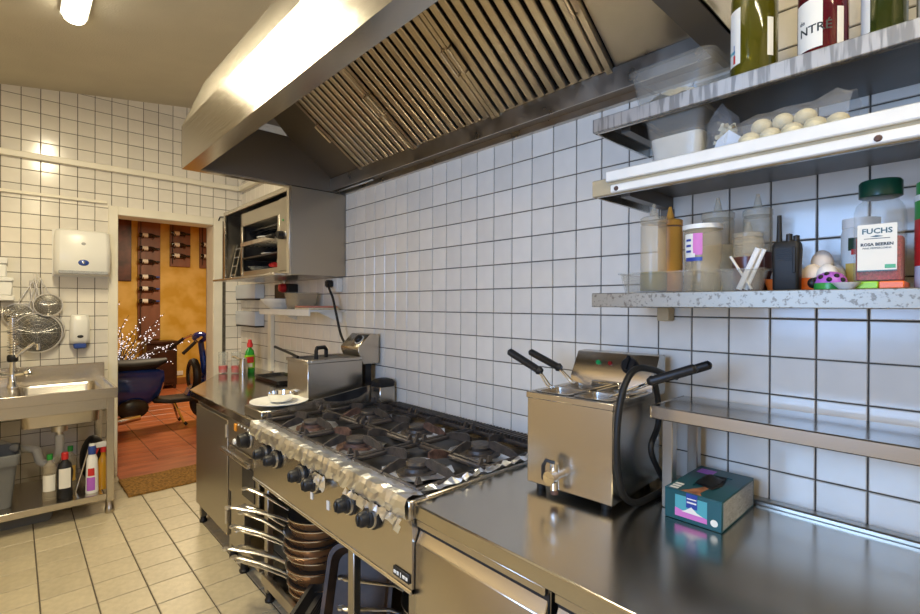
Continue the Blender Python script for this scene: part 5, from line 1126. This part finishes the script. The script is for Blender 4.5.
for k in range(60):
    a = r.uniform(0, 2*PI); q = r.uniform(0, 1)**.5*.030; h = r.uniform(.008, .095); q *= (1-h*5.0*.9) if h > .05 else 1
    x, y = -.265+q*math.cos(a)*1.1, -4.400+q*math.sin(a); d = Vector((r.uniform(-1, 1), r.uniform(-1, 1), r.uniform(-1, 1))).normalized()*.009
    pp.tube([(x-d.x, y-d.y, Z2+h+.004-d.z*.6), (x+d.x, y+d.y, Z2+h+.004+d.z*.6)], .005, 6)
pp.build('pasta', 'cream', t, kind='stuff')
MB().prism([(-.312, -4.38, Z2+.012), (-.318, -4.435, Z2+.004), (-.315, -4.450, Z2+.045), (-.306, -4.42, Z2+.072), (-.306, -4.392, Z2+.052)], (.002, 0, 0)).build('grey_label', 'bluew', t)
t = thing('potato_bag', 'open clear bag lying around peeled potatoes on the middle shelf', 'bag', (-.25, -4.53, Z2))
q = random.Random(6); rings = []
for j in range(9):
    s = j/8; y = -4.43-.235*s; hh = .052+.02*math.sin(PI*s)+(.02 if s > .8 else 0); hw = .075
    rings.append([(-.29+hw*math.cos(2*PI*i/14)+q.uniform(-.005, .005), y+q.uniform(-.006, .006), Z2+.002+max(0, hh*(1+math.sin(2*PI*i/14))*.62+q.uniform(-.004, .006))) for i in range(14)])
MB().loft(rings, False, False).build('bag_film', 'film', t, smooth=False)
PO = [(-.338, -4.475, .020), (-.336, -4.517, .021), (-.338, -4.560, .020), (-.318, -4.495, .052), (-.318, -4.538, .053), (-.316, -4.580, .052), (-.336, -4.602, .022), (-.33, -4.640, .022), (-.285, -4.52, .022), (-.285, -4.565, .022)]
PL = ['leftmost front', 'second front', 'third front', 'upper left', 'upper middle', 'upper right', 'fourth front', 'rightmost', 'back left', 'back right']
for (x, y, z), l in zip(PO, PL):
    m = MB().ball((0, 0, 0), .024*random.uniform(.9, 1.1), .022, .019, 14, 10).xf(Matrix.Rotation(random.uniform(0, 3), 4, 'Z'))
    m.v = [(v[0]+x, v[1]+y, v[2]+Z2+z+.003) for v in m.v]
    solo(m, 'potato', 'pot', l+' peeled potato in the clear bag', 'potato', 'peeled potatoes in the bag')
# ------------------------------------------------------------------ top shelf
Z1 = 1.972
t = tub('clear_food_tub', 'large clear plastic tub with pale food on the top shelf under the hood', 'tub', -.235, -4.275, Z1, .100, .112, .105, 'clear', None, .5, .018, .03)
fd_ = MB(); n = 12; q = random.Random(2)
fd_.add([(-.235+.16*(i/n-.5), -4.265+.18*(j/n-.5), Z1+.006+.05*max(0, (1-((i/n-.45)**2+(j/n-.5)**2)*2.6))*(.7+.3*math.sin(i+j))+q.uniform(0, .004)) for j in range(n+1) for i in range(n+1)], [(j*(n+1)+i, j*(n+1)+i+1, (j+1)*(n+1)+i+1, (j+1)*(n+1)+i) for j in range(n) for i in range(n)])
fd_.build('pale_food', 'cream', t)
def stand_bottle(name, label, x, y, r, mat, cap, h=.30):
    t = thing(name, label, 'bottle', (x, y, Z1+.0005))
    MB().lathe([(0, .004), (r*.6, .002), (r*.96, 0), (r, .006), (r, h*.60), (r*.85, h*.68), (r*.42, h*.78), (r*.36, h*.94), (r*.42, h*.945), (r*.42, h*.985), (0, h*.99)], (0, 0, 0), 32).build('bottle_body', mat, t, local=True)
    MB().lathe([(r*.45, h*.88), (r*.45, h), (0, h+.001)], (0, 0, 0), 20).build('capsule', cap, t, local=True)
    return t
def lab(t, r, z0, z1, a0, a1, mat='label', name='bottle_label'):
    return MB().lathe([(r, z0), (r, z1)], (0, 0, 0), 20, math.radians(a0), math.radians(a1)).build(name, mat, t, local=True)
t = stand_bottle('white_wine_bottle', 'large bottle of yellow-green white wine on the top shelf', -.285, -4.468, .050, 'winewhite', 'label', .34)
l = lab(t, .0506, .035, .17, 118, 162); lab(t, .0509, .065, .072, 120, 145, 'tealb', 'blue_stripe'); lab(t, .0509, .040, .060, 138, 146, 'red', 'red_figure'); lab(t, .0509, .060, .085, 140, 143, 'navy', 'drawn_figure')
lab(t, .0506, .04, .13, 228, 246, 'label', 'back_label')
t = stand_bottle('red_wine_bottle', 'bottle of deep red wine with a cream label on the top shelf', -.275, -4.603, .047, 'rose', 'red', .33)
l = lab(t, .0476, .02, .13, 118, 190)
bpos = Vector((-.275, -4.603, Z1+.0005)); ang = math.radians(172); nv = Vector((math.cos(ang), math.sin(ang), 0))
text('NTRÉ', .026, 'paper', l, bpos+nv*.048+Vector((0, 0, .062)), nv, curve=.048, bold=.0003)
text('de', .014, 'paper', l, bpos+Vector((math.cos(math.radians(140)), math.sin(math.radians(140)), 0))*.048+Vector((0, 0, .085)), (math.cos(math.radians(140)), math.sin(math.radians(140)), 0), curve=.048)
lab(t, .0476, .02, .10, 222, 240, 'label', 'back_label')
t = stand_bottle('green_bottle', 'dark green glass bottle right of the red wine on the top shelf', -.255, -4.706, .038, 'greenglass', 'dgreen', .31)
lab(t, .0386, .03, .14, 100, 150)
t = stand_bottle('oil_bottle', 'green-tinted bottle at the right end of the top shelf', -.17, -4.79, .040, 'greenglass', 'black', .31)
lab(t, .0406, .02, .12, 120, 220)
tub('clear_box', 'clear plastic box at the far right edge of the top shelf', 'tub', -.30, -4.845, Z1, .05, .05, .06, 'clear')
